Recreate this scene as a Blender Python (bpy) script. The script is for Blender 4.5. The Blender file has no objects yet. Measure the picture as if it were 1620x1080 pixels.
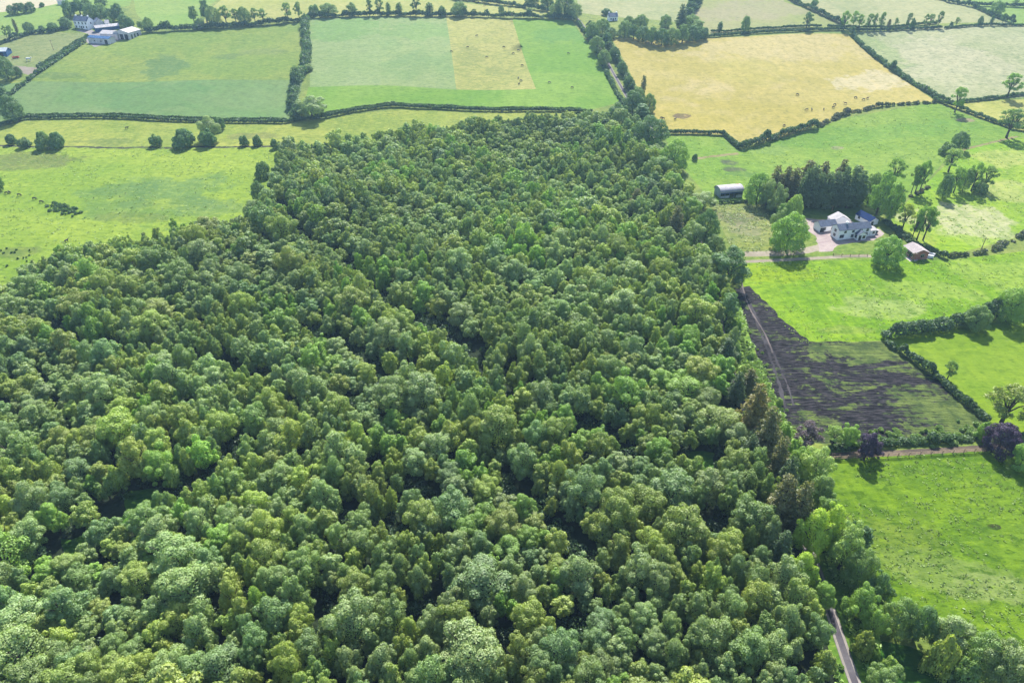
import bpy, bmesh, math, random
import numpy as np
from mathutils import Vector, Matrix
from mathutils.geometry import delaunay_2d_cdt

random.seed(7)
rng = np.random.default_rng(7)
SC = bpy.context.scene
COL = SC.collection
R = math.radians

# ------------------------------------------------------------------ camera
CAM_H, PITCH, FOC = 110.0, R(34.4), 1080.0          # photo pixels (1620 x 1080)
cam = bpy.data.cameras.new('camera')
cam.sensor_width = 36.0
cam.lens = 36.0 * FOC / 1620.0
cam.clip_start, cam.clip_end = 1.0, 12000.0
camo = bpy.data.objects.new('camera', cam)
COL.objects.link(camo)
camo.location = (0, 0, CAM_H)
camo.rotation_euler = (math.pi / 2 - PITCH, 0, 0)
SC.camera = camo


def sstep(a, b, v):
    t = np.clip((v - a) / (b - a), 0, 1)
    return t * t * (3 - 2 * t)


def terr(x, y):
    """height of the land: a flat valley floor, a hillside rising behind it"""
    x = np.asarray(x, float)
    y = np.asarray(y, float)
    ramp = np.where(y > 330, 1, 0) * 0.0
    d = np.clip(y - 300, 0, 900)
    rise = 0.135 * (np.sqrt(d * d + 60 * 60) - 60)
    rise = np.minimum(rise, 58 - 20 * np.exp(-np.maximum(rise - 38, 0) / 20)) if False else 60 * np.tanh(rise / 60)
    side = sstep(90, 260, x) * sstep(170, 330, y) * 5.0
    und = 1.0 * np.sin(x / 31 + 0.7) * np.sin(y / 43 + 0.4) + 0.7 * np.sin(x / 17.3 - y / 29 + 1.1)
    und = und * (0.25 + 0.75 * sstep(200, 420, y + 0.6 * np.maximum(x, 0)))
    return rise + side + und + ramp


CP, SP = math.cos(PITCH), math.sin(PITCH)


def P(px, py, up=0.0):
    """the point of the land seen at a photo pixel"""
    u, v = (px - 810) / FOC, (540 - py) / FOC
    dx, dy, dz = u, CP + v * SP, -SP + v * CP
    z = 0.0
    for _ in range(40):
        t = (z - CAM_H) / dz
        zn = float(terr(dx * t, dy * t))
        z = z + 0.6 * (zn - z)
    t = (z - CAM_H) / dz
    return Vector((dx * t, dy * t, float(terr(dx * t, dy * t)) + up))


def scale_at(p):
    """photo pixels per metre at a point"""
    d = Vector(p) - Vector((0, 0, CAM_H))
    depth = d.y * CP - d.z * SP
    return FOC / depth, math.hypot(d.x, d.y) / d.length   # and the foreshortening of heights


# ------------------------------------------------------------------ light
SUN_AZ, SUN_EL = R(9), R(47)
world = bpy.data.worlds.new('World')
SC.world = world
world.use_nodes = True
wn = world.node_tree
sky = wn.nodes.new('ShaderNodeTexSky')
sky.sky_type = 'NISHITA'
sky.sun_disc = False
sky.sun_elevation = SUN_EL
sky.sun_rotation = SUN_AZ
sky.altitude = 100
sky.dust_density = 1.0
wn.links.new(sky.outputs[0], wn.nodes['Background'].inputs[0])
wn.nodes['Background'].inputs[1].default_value = 0.115
sl = bpy.data.lights.new('sun', 'SUN')
sl.energy = 4.9
sl.angle = R(0.6)
sl.color = (1.0, 0.95, 0.86)
slo = bpy.data.objects.new('sun', sl)
COL.objects.link(slo)
sd = Vector((math.sin(SUN_AZ) * math.cos(SUN_EL), math.cos(SUN_AZ) * math.cos(SUN_EL), math.sin(SUN_EL)))
slo.rotation_euler = sd.to_track_quat('Z', 'Y').to_euler()
slo.location = (0, 0, 300)
SC.view_settings.view_transform = 'Standard'
SC.view_settings.look = 'None'
SC.view_settings.gamma = 1.0
SC.view_settings.exposure = 1.45
SC.render.engine = 'CYCLES'
SC.cycles.use_denoising = True
SC.cycles.max_bounces = 6
SC.cycles.diffuse_bounces = 3
SC.cycles.transmission_bounces = 3
SC.cycles.volume_bounces = 0
SC.cycles.caustics_reflective = False
SC.cycles.caustics_refractive = False

# ------------------------------------------------------------------ materials
K = 0.315


def lin(c):
    c /= 255.0
    return c / 12.92 if c <= 0.04045 else ((c + 0.055) / 1.055) ** 2.4


def alb(r, g, b, k=None):
    k = K if k is None else k
    if g >= r * 0.99:
        return (lin(r) * k * 1.08, lin(g) * k * 1.0, lin(b) * k * 0.86, 1)
    return (lin(r) * k, lin(g) * k, lin(b) * k * 0.95, 1)


def newmat(name, rough=0.85, spec=0.2):
    m = bpy.data.materials.new(name)
    m.use_nodes = True
    b = m.node_tree.nodes['Principled BSDF']
    b.inputs['Roughness'].default_value = rough
    b.inputs['Specular IOR Level'].default_value = spec
    return m, m.node_tree, b


class NT:
    """small helper for node chains"""
    def __init__(s, nt):
        s.nt = nt

    def n(s, t, **kw):
        x = s.nt.nodes.new(t)
        for k, v in kw.items():
            setattr(x, k, v)
        return x

    def link(s, a, b):
        s.nt.links.new(a, b)

    def pos(s):
        return s.n('ShaderNodeNewGeometry').outputs['Position']

    def mapping(s, vec, loc=(0, 0, 0), rot=0.0, scale=(1, 1, 1)):
        m = s.n('ShaderNodeMapping', vector_type='TEXTURE' if False else 'POINT')
        m.inputs['Location'].default_value = loc
        m.inputs['Rotation'].default_value = (0, 0, rot)
        m.inputs['Scale'].default_value = scale
        s.link(vec, m.inputs['Vector'])
        return m.outputs[0]

    def noise(s, vec, scale, detail=3, rough=0.55, dist=0.0):
        t = s.n('ShaderNodeTexNoise')
        t.inputs['Scale'].default_value = scale
        t.inputs['Detail'].default_value = detail
        t.inputs['Roughness'].default_value = rough
        t.inputs['Distortion'].default_value = dist
        s.link(vec, t.inputs['Vector'])
        return t.outputs['Fac']

    def rng(s, v, a, b, c=0.0, d=1.0, smooth=True):
        t = s.n('ShaderNodeMapRange')
        if smooth:
            t.interpolation_type = 'SMOOTHSTEP'
        t.inputs[1].default_value, t.inputs[2].default_value = a, b
        t.inputs[3].default_value, t.inputs[4].default_value = c, d
        s.link(v, t.inputs[0])
        return t.outputs[0]

    def math(s, op, a, b=None):
        t = s.n('ShaderNodeMath', operation=op)
        for i, v in enumerate((a, b)):
            if v is None:
                continue
            if isinstance(v, (int, float)):
                t.inputs[i].default_value = v
            else:
                s.link(v, t.inputs[i])
        return t.outputs[0]

    def mix(s, fac, a, b, mode='MIX'):
        t = s.n('ShaderNodeMix', data_type='RGBA', blend_type=mode)
        for i, v in ((0, fac), (6, a), (7, b)):
            if isinstance(v, (int, float, tuple)):
                t.inputs[i].default_value = v
            else:
                s.link(v, t.inputs[i])
        return t.outputs[2]


def grass(name, ca, cb, streak=None, patches=(), fine=0.35, bump=0.5, big=0.02, cc=None):
    """a field: two greens in broad patches, mottled tufts, optional drill lines (world angle in degrees,
    lines per metre, strength) and oval patches (pixel, radius along x, radius along y, colour, strength)"""
    m, nt, b = newmat(name, 0.95, 0.1)
    N = NT(nt)
    pos = N.pos()
    c = N.mix(N.rng(N.noise(pos, big, 4, 0.6, 0.6), 0.36, 0.64), ca, cb)
    if cc:
        c = N.mix(N.rng(N.noise(N.mapping(pos, (31, 17, 0)), big * 2.3, 4, 0.65, 0.8), 0.52, 0.72), c, cc)
    for (cx, cy), rx, ry, pc, st in patches:
        w = P(cx, cy)
        mp = N.n('ShaderNodeVectorMath', operation='SUBTRACT')
        N.link(pos, mp.inputs[0])
        mp.inputs[1].default_value = (w.x, w.y, 0)
        q = N.mapping(mp.outputs[0], scale=(1 / rx, 1 / ry, 0))
        ln = N.n('ShaderNodeVectorMath', operation='LENGTH')
        N.link(q, ln.inputs[0])
        d = N.math('ADD', ln.outputs['Value'], N.math('MULTIPLY', N.math('SUBTRACT', N.noise(pos, 0.06, 5, 0.7), 0.5), 2.6))
        c = N.mix(N.math('MULTIPLY', N.rng(d, 1.05, 0.75), st), c, pc)
    mid = N.noise(N.mapping(pos, (2, 9, 0), scale=(0.55, 1, 1)), 0.075, 6, 0.78, 0.5)
    c = N.mix(N.rng(mid, 0.5, 0.72, 0.0, fine * 1.3), c, (ca[0] * 0.62, ca[1] * 0.72, ca[2] * 0.7, 1))
    c = N.mix(N.rng(mid, 0.5, 0.3, 0.0, fine * 1.2), c, (min(1, cb[0] * 1.25), min(1, cb[1] * 1.15), cb[2] * 1.3, 1))
    mott = N.noise(pos, 0.22, 4, 0.7)
    c = N.mix(N.rng(mott, 0.35, 0.7, 0.0, fine), c, (ca[0] * 0.45, ca[1] * 0.55, ca[2] * 0.5 + 0.004, 1))
    tuft = N.noise(N.mapping(pos, scale=(0.55, 1.0, 1.0)), 0.9, 3, 0.7)
    c = N.mix(N.rng(tuft, 0.55, 0.75, 0.0, fine * 0.9), c, (min(1, cb[0] * 1.35), min(1, cb[1] * 1.25), cb[2] * 1.2, 1))
    c = N.mix(N.rng(tuft, 0.5, 0.3, 0.0, fine * 1.1), c, (ca[0] * 0.4, ca[1] * 0.5, ca[2] * 0.5, 1))
    fl = N.noise(N.mapping(pos, (7, 3, 0), rot=R(6), scale=(0.30, 0.62, 1)), 1.0, 4, 0.72, 0.4)
    c = N.mix(N.rng(fl, 0.55, 0.61, 0.0, 0.30 + fine), c, (ca[0] * 0.5, ca[1] * 0.58, ca[2] * 0.55, 1))
    c = N.mix(N.rng(fl, 0.43, 0.36, 0.0, 0.12 + fine), c, (min(1, cb[0] * 1.3), min(1, cb[1] * 1.2), cb[2] * 1.3, 1))
    if streak:
        ang, fr, st = streak
        sv = N.noise(N.mapping(pos, rot=R(ang), scale=(fr, fr * 0.06, 1)), 1.0, 3, 0.6, 0.3)
        c = N.mix(N.rng(sv, 0.5, 0.7, 0.0, st), c, (ca[0] * 0.42, ca[1] * 0.5, ca[2] * 0.5, 1))
        c = N.mix(N.rng(sv, 0.46, 0.3, 0.0, st * 0.8), c, (min(1, cb[0] * 1.45), min(1, cb[1] * 1.3), cb[2] * 1.4, 1))
    N.link(c, b.inputs['Base Color'])
    bp = N.n('ShaderNodeBump')
    bp.inputs['Strength'].default_value = bump
    bp.inputs['Distance'].default_value = 0.35
    h = N.math('ADD', N.math('MULTIPLY', tuft, 0.8), N.math('MULTIPLY', mott, 1.4))
    N.link(h, bp.inputs['Height'])
    N.link(bp.outputs[0], b.inputs['Normal'])
    return m


def ploughed(name):
    m, nt, b = newmat(name, 0.95, 0.1)
    N = NT(nt)
    pos = N.pos()
    ln = N.noise(N.mapping(pos, rot=R(4), scale=(0.08, 0.85, 1)), 1.0, 6, 0.68, 0.5)
    brk = N.noise(pos, 0.55, 4, 0.7)
    ln2 = N.noise(N.mapping(pos, (5, 3, 0), rot=R(-3), scale=(0.40, 2.0, 1)), 1.0, 4, 0.7, 0.4)
    pat = N.noise(N.mapping(pos, (11, 7, 0), scale=(0.06, 0.14, 1)), 1.0, 5, 0.65, 0.8)
    wet = N.rng(pat, 0.42, 0.66)
    soil = N.mix(N.rng(ln2, 0.4, 0.65), alb(21, 21, 32), alb(90, 86, 94))
    green = N.mix(N.rng(N.noise(pos, 0.25, 4, 0.7), 0.35, 0.65), alb(84, 112, 64), alb(136, 162, 88))
    f = N.math('ADD', N.math('ADD', N.math('MULTIPLY', ln, 0.58), N.math('MULTIPLY', brk, 0.46)), N.math('MULTIPLY', wet, 0.17))
    g = N.rng(f, 0.60, 0.70)
    # the far end is bare, the near edges have greened over
    e1, e2 = P(1290, 560), P(1500, 640)
    c = N.mix(g, soil, green)
    for (px, rx, ry) in (((1500, 655), 12, 10), ((1540, 680), 16, 8), ((1270, 690), 12, 3.2), ((1400, 550), 22, 4), ((1480, 570), 12, 8)):
        w = P(*px)
        mp = N.n('ShaderNodeVectorMath', operation='SUBTRACT')
        N.link(pos, mp.inputs[0])
        mp.inputs[1].default_value = (w.x, w.y, 0)
        q = N.mapping(mp.outputs[0], scale=(1 / rx, 1 / ry, 0))
        L = N.n('ShaderNodeVectorMath', operation='LENGTH')
        N.link(q, L.inputs[0])
        d = N.math('ADD', L.outputs['Value'], N.math('MULTIPLY', N.math('SUBTRACT', f, 0.55), -5.0))
        c = N.mix(N.rng(d, 1.15, 0.75, 0, 0.9), c, green)
    N.link(c, b.inputs['Base Color'])
    bp = N.n('ShaderNodeBump')
    bp.inputs['Strength'].default_value = 0.9
    bp.inputs['Distance'].default_value = 0.5
    N.link(N.math('ADD', ln, ln2), bp.inputs['Height'])
    N.link(bp.outputs[0], b.inputs['Normal'])
    return m


def gravel(name, ca, cb, sc=0.5):
    m, nt, b = newmat(name, 0.95, 0.1)
    N = NT(nt)
    pos = N.pos()
    c = N.mix(N.rng(N.noise(pos, 0.12, 4, 0.65, 0.5), 0.35, 0.65), ca, cb)
    c = N.mix(N.rng(N.noise(pos, sc * 4, 3, 0.7), 0.4, 0.7, 0, 0.35), c, (ca[0] * 0.5, ca[1] * 0.5, ca[2] * 0.5, 1))
    N.link(c, b.inputs['Base Color'])
    bp = N.n('ShaderNodeBump')
    bp.inputs['Strength'].default_value = 0.3
    bp.inputs['Distance'].default_value = 0.08
    N.link(N.noise(pos, 2.0, 3), bp.inputs['Height'])
    N.link(bp.outputs[0], b.inputs['Normal'])
    return m


def plain(name, col, rough=0.7, var=0.15, sc=0.8, spec=0.3, wave=None, metallic=0.0, dirt=None):
    m, nt, b = newmat(name, rough, spec)
    N = NT(nt)
    tc = N.n('ShaderNodeTexCoord').outputs['Object']
    dk = (col[0] * (1 - var * 2), col[1] * (1 - var * 2), col[2] * (1 - var * 2), 1)
    c = N.mix(N.rng(N.noise(tc, sc, 5, 0.65), 0.35, 0.65), dk, col)
    if dirt:
        c = N.mix(N.rng(N.noise(N.mapping(tc, (3, 9, 1)), 0.28, 4, 0.6), 0.6, 0.68, 0, 0.9), c, dirt)
    N.link(c, b.inputs['Base Color'])
    b.inputs['Metallic'].default_value = metallic
    if wave:
        w = N.n('ShaderNodeTexWave', wave_type='BANDS', bands_direction=wave[0])
        w.inputs['Scale'].default_value = wave[1]
        N.link(tc, w.inputs['Vector'])
        bp = N.n('ShaderNodeBump')
        bp.inputs['Strength'].default_value = 0.6
        bp.inputs['Distance'].default_value = 0.05
        N.link(w.outputs['Fac'], bp.inputs['Height'])
        N.link(bp.outputs[0], b.inputs['Normal'])
    return m


def brickmat(name):
    m, nt, b = newmat(name, 0.9, 0.1)
    N = NT(nt)
    tc = N.n('ShaderNodeTexCoord').outputs['Object']
    t = N.n('ShaderNodeTexBrick')
    t.inputs['Color1'].default_value = (0.26, 0.075, 0.04, 1)
    t.inputs['Color2'].default_value = (0.34, 0.11, 0.06, 1)
    t.inputs['Mortar'].default_value = (0.35, 0.30, 0.26, 1)
    t.inputs['Scale'].default_value = 4.0
    q = N.mapping(tc)
    nt.nodes[-1].inputs['Rotation'].default_value = (math.pi / 2, 0, 0)
    N.link(q, t.inputs['Vector'])
    N.link(t.outputs['Color'], b.inputs['Base Color'])
    return m


def foliage_mat():
    m = bpy.data.materials.new('foliage')
    m.use_nodes = True
    nt = m.node_tree
    nt.nodes.remove(nt.nodes['Principled BSDF'])
    N = NT(nt)
    oi = N.n('ShaderNodeObjectInfo')
    at = N.n('ShaderNodeAttribute', attribute_name='tint')
    c = N.mix(1.0, oi.outputs['Color'], at.outputs['Color'], 'MULTIPLY')
    d = N.n('ShaderNodeBsdfDiffuse')
    t = N.n('ShaderNodeBsdfTranslucent')
    N.link(c, d.inputs['Color'])
    tcol = N.mix(1.0, c, (1.15, 1.25, 0.55, 1), 'MULTIPLY')
    N.link(tcol, t.inputs['Color'])
    mx = N.n('ShaderNodeMixShader')
    mx.inputs[0].default_value = 0.36
    N.link(d.outputs[0], mx.inputs[1])
    N.link(t.outputs[0], mx.inputs[2])
    g = N.n('ShaderNodeBsdfGlossy')
    g.inputs['Roughness'].default_value = 0.55
    g.inputs['Color'].default_value = (0.9, 0.95, 1.0, 1)
    m2 = N.n('ShaderNodeMixShader')
    m2.inputs[0].default_value = 0.025
    N.link(mx.outputs[0], m2.inputs[1])
    N.link(g.outputs[0], m2.inputs[2])
    N.link(m2.outputs[0], nt.nodes['Material Output'].inputs['Surface'])
    return m


M_FOL = foliage_mat()
M_BARK = plain('bark', (0.075, 0.062, 0.05, 1), 0.9, 0.3, 2.0)
M_BARKP = plain('pale_bark', (0.24, 0.22, 0.19, 1), 0.9, 0.3, 2.0)
M_WHITE = plain('white_render', (0.78, 0.775, 0.77, 1), 0.8, 0.05, 0.6)
M_SLATE = plain('slate', (0.10, 0.125, 0.18, 1), 0.8, 0.15, 1.2, 0.15, ('Y', 6.0))
M_NAVY = plain('navy_roof', (0.008, 0.024, 0.085, 1), 0.85, 0.1, 1.0, 0.05)
M_GLASS = plain('window_glass', (0.015, 0.018, 0.025, 1), 0.08, 0.1, 0.6, 0.8)
M_FRAME = plain('window_frame', (0.45, 0.45, 0.46, 1), 0.5, 0.05)
M_DARK = plain('dark_opening', (0.02, 0.022, 0.03, 1), 0.8, 0.2)
M_BRICK = brickmat('brick')
M_PINKROOF = plain('pale_roof', (0.33, 0.285, 0.285, 1), 0.8, 0.08, 0.9, 0.2, ('Y', 5.0))
M_CORR = plain('corrugated_sheet', (0.36, 0.34, 0.38, 1), 0.75, 0.1, 0.5, 0.2, ('X', 4.0), 0.0, (0.24, 0.10, 0.06, 1))
M_SHEET = plain('grey_sheet', (0.22, 0.27, 0.34, 1), 0.5, 0.12, 0.7, 0.5, ('X', 4.0))
M_BLUE = plain('blue_sheet', (0.04, 0.10, 0.22, 1), 0.85, 0.15, 0.5, 0.08, ('X', 4.0))
M_CEMENT = plain('cement_roof', (0.36, 0.345, 0.355, 1), 0.8, 0.12, 0.35, 0.2, ('X', 3.0), 0.0, (0.33, 0.28, 0.25, 1))
M_BLOCK = plain('block_wall', (0.52, 0.50, 0.50, 1), 0.85, 0.12, 0.5, 0.1, None, 0.0, (0.32, 0.2, 0.15, 1))
M_WOOD = plain('timber', (0.26, 0.19, 0.12, 1), 0.85, 0.2, 2.0)
M_RED = plain('red_paint', (0.40, 0.06, 0.04, 1), 0.4, 0.1, 1.0, 0.4)
M_WPAINT = plain('white_paint', (0.75, 0.76, 0.78, 1), 0.3, 0.03, 1.0, 0.5)
M_RUBBER = plain('rubber', (0.02, 0.02, 0.022, 1), 0.8, 0.1)
M_COW = plain('black_hide', (0.018, 0.015, 0.014, 1), 0.7, 0.1)
M_COWB = plain('brown_hide', (0.10, 0.045, 0.025, 1), 0.7, 0.2)
M_COWW = plain('white_hide', (0.62, 0.60, 0.56, 1), 0.7, 0.05)
M_STONE = plain('stone', (0.34, 0.32, 0.30, 1), 0.9, 0.2, 1.0)
M_PALE = plain('pale_stone', (0.66, 0.66, 0.68, 1), 0.9, 0.12, 1.0)

# ------------------------------------------------------------------ object helpers


def tag(o, label=None, cat=None, group=None, kind=None):
    if label:
        o['label'] = label
    if cat:
        o['category'] = cat
    if group:
        o['group'] = group
    if kind:
        o['kind'] = kind
    return o


def empty(name, loc, rz=0.0):
    o = bpy.data.objects.new(name, None)
    o.empty_display_size = 0.5
    COL.objects.link(o)
    o.location = loc
    o.rotation_euler = (0, 0, rz)
    return o


def link(name, me, parent=None, loc=None, rz=None):
    o = bpy.data.objects.new(name, me)
    COL.objects.link(o)
    if parent is not None:
        o.parent = parent
    if loc is not None:
        o.location = loc
    if rz is not None:
        o.rotation_euler = (0, 0, rz)
    return o


def np_mesh(name, verts, quads, mats, tint=None):
    me = bpy.data.meshes.new(name)
    nv, nq = len(verts), len(quads)
    me.vertices.add(nv)
    me.vertices.foreach_set('co', np.ascontiguousarray(verts, dtype=np.float32).ravel())
    me.loops.add(nq * 4)
    me.loops.foreach_set('vertex_index', np.ascontiguousarray(quads, dtype=np.int32).ravel())
    me.polygons.add(nq)
    me.polygons.foreach_set('loop_start', np.arange(0, nq * 4, 4, dtype=np.int32))
    me.polygons.foreach_set('loop_total', np.full(nq, 4, dtype=np.int32))
    if tint is not None:
        a = me.attributes.new('tint', 'FLOAT_COLOR', 'FACE')
        c = np.ones((nq, 4), np.float32)
        c[:, :3] = tint
        a.data.foreach_set('color', c.ravel())
    for m in mats:
        me.materials.append(m)
    me.update(calc_edges=True)
    return me


class MB:
    """collects boxes, prisms and tubes for one mesh"""
    def __init__(s):
        s.v, s.f = [], []

    def add(s, vs, fs):
        o = len(s.v)
        s.v += [tuple(v) for v in vs]
        s.f += [tuple(i + o for i in f) for f in fs]
        return s

    def box(s, x0, x1, y0, y1, z0, z1):
        vs = [(x, y, z) for z in (z0, z1) for y in (y0, y1) for x in (x0, x1)]
        return s.add(vs, [(0, 2, 3, 1), (4, 5, 7, 6), (0, 1, 5, 4), (2, 6, 7, 3), (0, 4, 6, 2), (1, 3, 7, 5)])

    def prism(s, prof, a0, a1, axis='x'):
        """profile [(b, z)] swept along an axis"""
        n = len(prof)
        if axis == 'x':
            vs = [(a, b, z) for a in (a0, a1) for b, z in prof]
        else:
            vs = [(b, a, z) for a in (a0, a1) for b, z in prof]
        fs = [tuple(range(n)), tuple(range(2 * n - 1, n - 1, -1))]
        fs += [(i, i + n, (i + 1) % n + n, (i + 1) % n) for i in range(n)]
        return s.add(vs, fs)

    def tube(s, pts, rad, k=6):
        pts = [Vector(p) for p in pts]
        vs, fs = [], []
        for i, p in enumerate(pts):
            d = (pts[min(i + 1, len(pts) - 1)] - pts[max(i - 1, 0)]).normalized()
            a = d.orthogonal().normalized()
            b = d.cross(a)
            for j in range(k):
                t = 2 * math.pi * j / k
                vs.append(p + (a * math.cos(t) + b * math.sin(t)) * rad[i])
        for i in range(len(pts) - 1):
            for j in range(k):
                q = (j + 1) % k
                fs.append((i * k + j, i * k + q, (i + 1) * k + q, (i + 1) * k + j))
        fs.append(tuple(range(k - 1, -1, -1)))
        fs.append(tuple((len(pts) - 1) * k + j for j in range(k)))
        return s.add(vs, fs)

    def mesh(s, name, mat, bevel=0.0):
        me = bpy.data.meshes.new(name)
        me.from_pydata(s.v, [], s.f)
        bm = bmesh.new()
        bm.from_mesh(me)
        bmesh.ops.recalc_face_normals(bm, faces=bm.faces)
        if bevel:
            bmesh.ops.bevel(bm, geom=bm.edges[:], offset=bevel, segments=1, affect='EDGES')
        bm.to_mesh(me)
        bm.free()
        me.materials.append(mat)
        return me

    def build(s, name, mat, parent=None, bevel=0.0):
        return link(name, s.mesh(name, mat, bevel), parent)


# ------------------------------------------------------------------ the land
G = grass
FIELDS = []          # (pixel polygon or world polygon, material, label, category)


def F(poly, mat, label, cat='field', world=False, wob=0.0, name='field'):
    pts = [Vector((p[0], p[1], 0)) for p in poly] if world else [P(*p) for p in poly]
    FIELDS.append(([(p.x, p.y) for p in pts], mat, label, cat, wob, name))


def buffer_line(pix, w, world=False):
    pts = [Vector((p[0], p[1])) for p in pix] if world else [P(*p).to_2d() for p in pix]
    # smooth a little
    sm = []
    for i in range(len(pts) - 1):
        a, b = pts[i], pts[i + 1]
        n = max(1, int((b - a).length / 1.5))
        for k in range(n):
            sm.append(a.lerp(b, k / n))
    sm.append(pts[-1])
    for _ in range(14):
        sm = [sm[0]] + [(sm[i - 1] + sm[i] * 2 + sm[i + 1]) / 4 for i in range(1, len(sm) - 1)] + [sm[-1]]
    L, Rr = [], []
    for i, p in enumerate(sm):
        d = (sm[min(i + 1, len(sm) - 1)] - sm[max(i - 1, 0)]).normalized()
        n = Vector((-d.y, d.x))
        L.append(p + n * w / 2)
        Rr.append(p - n * w / 2)
    return [(q.x, q.y) for q in L] + [(q.x, q.y) for q in reversed(Rr)], sm


WOOD = [(-260, 1190), (-210, 560), (-60, 505), (0, 482), (45, 446), (110, 420), (190, 410), (260, 396), (330, 378), (395, 370),
        (418, 345), (434, 305), (444, 268), (470, 250), (540, 240), (640, 229), (760, 214), (870, 204), (950, 196), (1000, 202),
        (1040, 240), (1062, 290), (1094, 340), (1116, 400), (1140, 450), (1152, 520), (1168, 590), (1198, 660), (1236, 730),
        (1262, 800), (1266, 860), (1284, 930), (1306, 1010), (1330, 1090), (1366, 1190)]
LANE = [(1395, 1190), (1352, 1080), (1320, 985), (1294, 905), (1266, 835), (1236, 765), (1202, 695), (1170, 625), (1144, 545),
        (1132, 465), (1112, 395), (1084, 315), (1064, 270), (1040, 222), (1018, 184), (996, 160), (968, 112), (944, 68), (918, 35),
        (904, 18), (885, -15)]

g_base = G('rough_pasture', alb(140, 172, 84), alb(168, 190, 96), None, (), 0.4)
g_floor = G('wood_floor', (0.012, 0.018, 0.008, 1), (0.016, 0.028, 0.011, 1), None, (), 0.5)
g_lime = G('lime_pasture', alb(148, 190, 66), alb(176, 208, 82), (8, 0.5, 0.16), [
    ((235, 312), 30, 26, alb(116, 162, 92), 0.7), ((280, 300), 20, 14, alb(124, 168, 104), 0.6), ((200, 300), 12, 9, alb(100, 148, 92), 0.6), ((255, 322), 10, 7, alb(166, 198, 90), 0.8), ((220, 322), 9, 5, alb(104, 150, 98), 0.6), ((300, 318), 10, 6, alb(104, 150, 96), 0.6), ((40, 255), 30, 12, alb(118, 128, 92), 0.75),
    ((330, 330), 14, 9, alb(120, 160, 104), 0.6), ((20, 400), 10, 6, alb(112, 130, 84), 0.7), ((210, 345), 14, 6, alb(120, 140, 88), 0.5)], 0.34)
g_strip = G('strip_pasture', alb(160, 190, 84), alb(190, 206, 100), (2, 0.5, 0.15), [((160, 225), 14, 5, alb(120, 150, 88), 0.6), ((400, 215), 14, 5, alb(140, 150, 96), 0.7)], 0.34)
g_olive = G('olive_pasture', alb(142, 180, 84), alb(164, 188, 94), (15, 0.4, 0.2), [((255, 108), 17, 20, alb(104, 150, 96), 0.85), ((360, 90), 10, 7, alb(110, 146, 96), 0.7), ((90, 120), 15, 5, alb(112, 150, 92), 0.7), ((420, 82), 20, 6, alb(140, 160, 108), 0.5)], 0.34)
g_teal = G('blue_green_pasture', alb(146, 180, 116), alb(126, 174, 104), (12, 0.4, 0.2), [((250, 155), 36, 24, alb(100, 160, 92), 0.6), ((380, 160), 30, 14, alb(142, 178, 118), 0.5)], 0.36)
g_mowA = G('grazed_strip_grey', alb(158, 192, 124), alb(172, 200, 140), (85, 0.3, 0.12), [((545, 45), 30, 25, alb(130, 186, 96), 0.7)], 0.3)
g_mowB = G('grazed_strip_dull', alb(154, 192, 124), alb(172, 198, 134), (85, 0.3, 0.12), [((660, 50), 30, 25, alb(140, 190, 104), 0.6), ((650, 100), 14, 26, alb(134, 176, 112), 0.5)], 0.3)
g_mowC = G('grazed_strip_yellow', alb(186, 198, 112), alb(204, 208, 128), (85, 0.3, 0.15), [((745, 85), 8, 22, alb(150, 172, 96), 0.5), ((785, 112), 10, 8, alb(150, 170, 96), 0.6)], 0.4)
g_mowD = G('bright_green_pasture', alb(128, 184, 62), alb(150, 196, 82), (4, 0.3, 0.12), [((890, 55), 26, 16, alb(106, 172, 84), 0.6)], 0.26)
g_gold = G('golden_stubble', alb(212, 198, 104), alb(226, 210, 124), (28, 0.35, 0.22), [((1150, 185), 70, 22, alb(214, 200, 96), 0.6), ((1080, 184), 4.5, 3.5, alb(120, 96, 82), 0.9), ((1235, 75), 60, 30, alb(236, 218, 168), 0.5), ((1380, 130), 22, 16, alb(250, 236, 200), 0.7), ((1180, 110), 20, 25, alb(206, 204, 110), 0.5)], 0.22, 0.3, 0.016, alb(232, 214, 150))
g_white = G('pale_pasture', alb(184, 200, 150), alb(206, 214, 172), (10, 0.4, 0.15), [((1470, 90), 45, 38, alb(226, 226, 196), 0.7), ((1390, 80), 12, 40, alb(160, 196, 112), 0.6), ((1560, 120), 35, 25, alb(214, 220, 184), 0.6)], 0.36)
g_farw = G('far_pale_field', alb(176, 192, 136), alb(200, 206, 156), (5, 0.25, 0.12), [], 0.25)
g_farg = G('far_green_field', alb(150, 194, 92), alb(166, 200, 104), (5, 0.25, 0.12), [], 0.22)
g_fary = G('far_yellow_field', alb(190, 204, 112), alb(204, 210, 130), (5, 0.25, 0.15), [], 0.25)
g_fart = G('far_tan_field', alb(186, 192, 136), alb(170, 190, 110), (5, 0.25, 0.15), [((1210, 15), 60, 25, alb(204, 190, 156), 0.6)], 0.25)
g_cream = G('far_cream_field', alb(240, 226, 190), alb(244, 232, 200), None, [], 0.1)
g_yg = G('yellow_green_corner', alb(196, 208, 104), alb(216, 220, 128), (10, 0.4, 0.15), [], 0.25)
g_knoll = G('knoll_pasture', alb(138, 188, 64), alb(160, 198, 84), (12, 0.45, 0.2), [((1340, 215), 60, 12, alb(116, 180, 72), 0.5), ((1205, 235), 16, 7, alb(150, 190, 110), 0.5), ((1153, 257), 6, 5, alb(88, 96, 92), 0.95), ((1160, 268), 6, 3.4, alb(92, 100, 92), 0.95), ((1180, 276), 8, 4, alb(100, 150, 72), 0.8), ((1325, 234), 3, 2, alb(190, 180, 150), 0.9), ((1528, 190), 4, 2.5, alb(200, 170, 150), 0.9)], 0.36)
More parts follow.
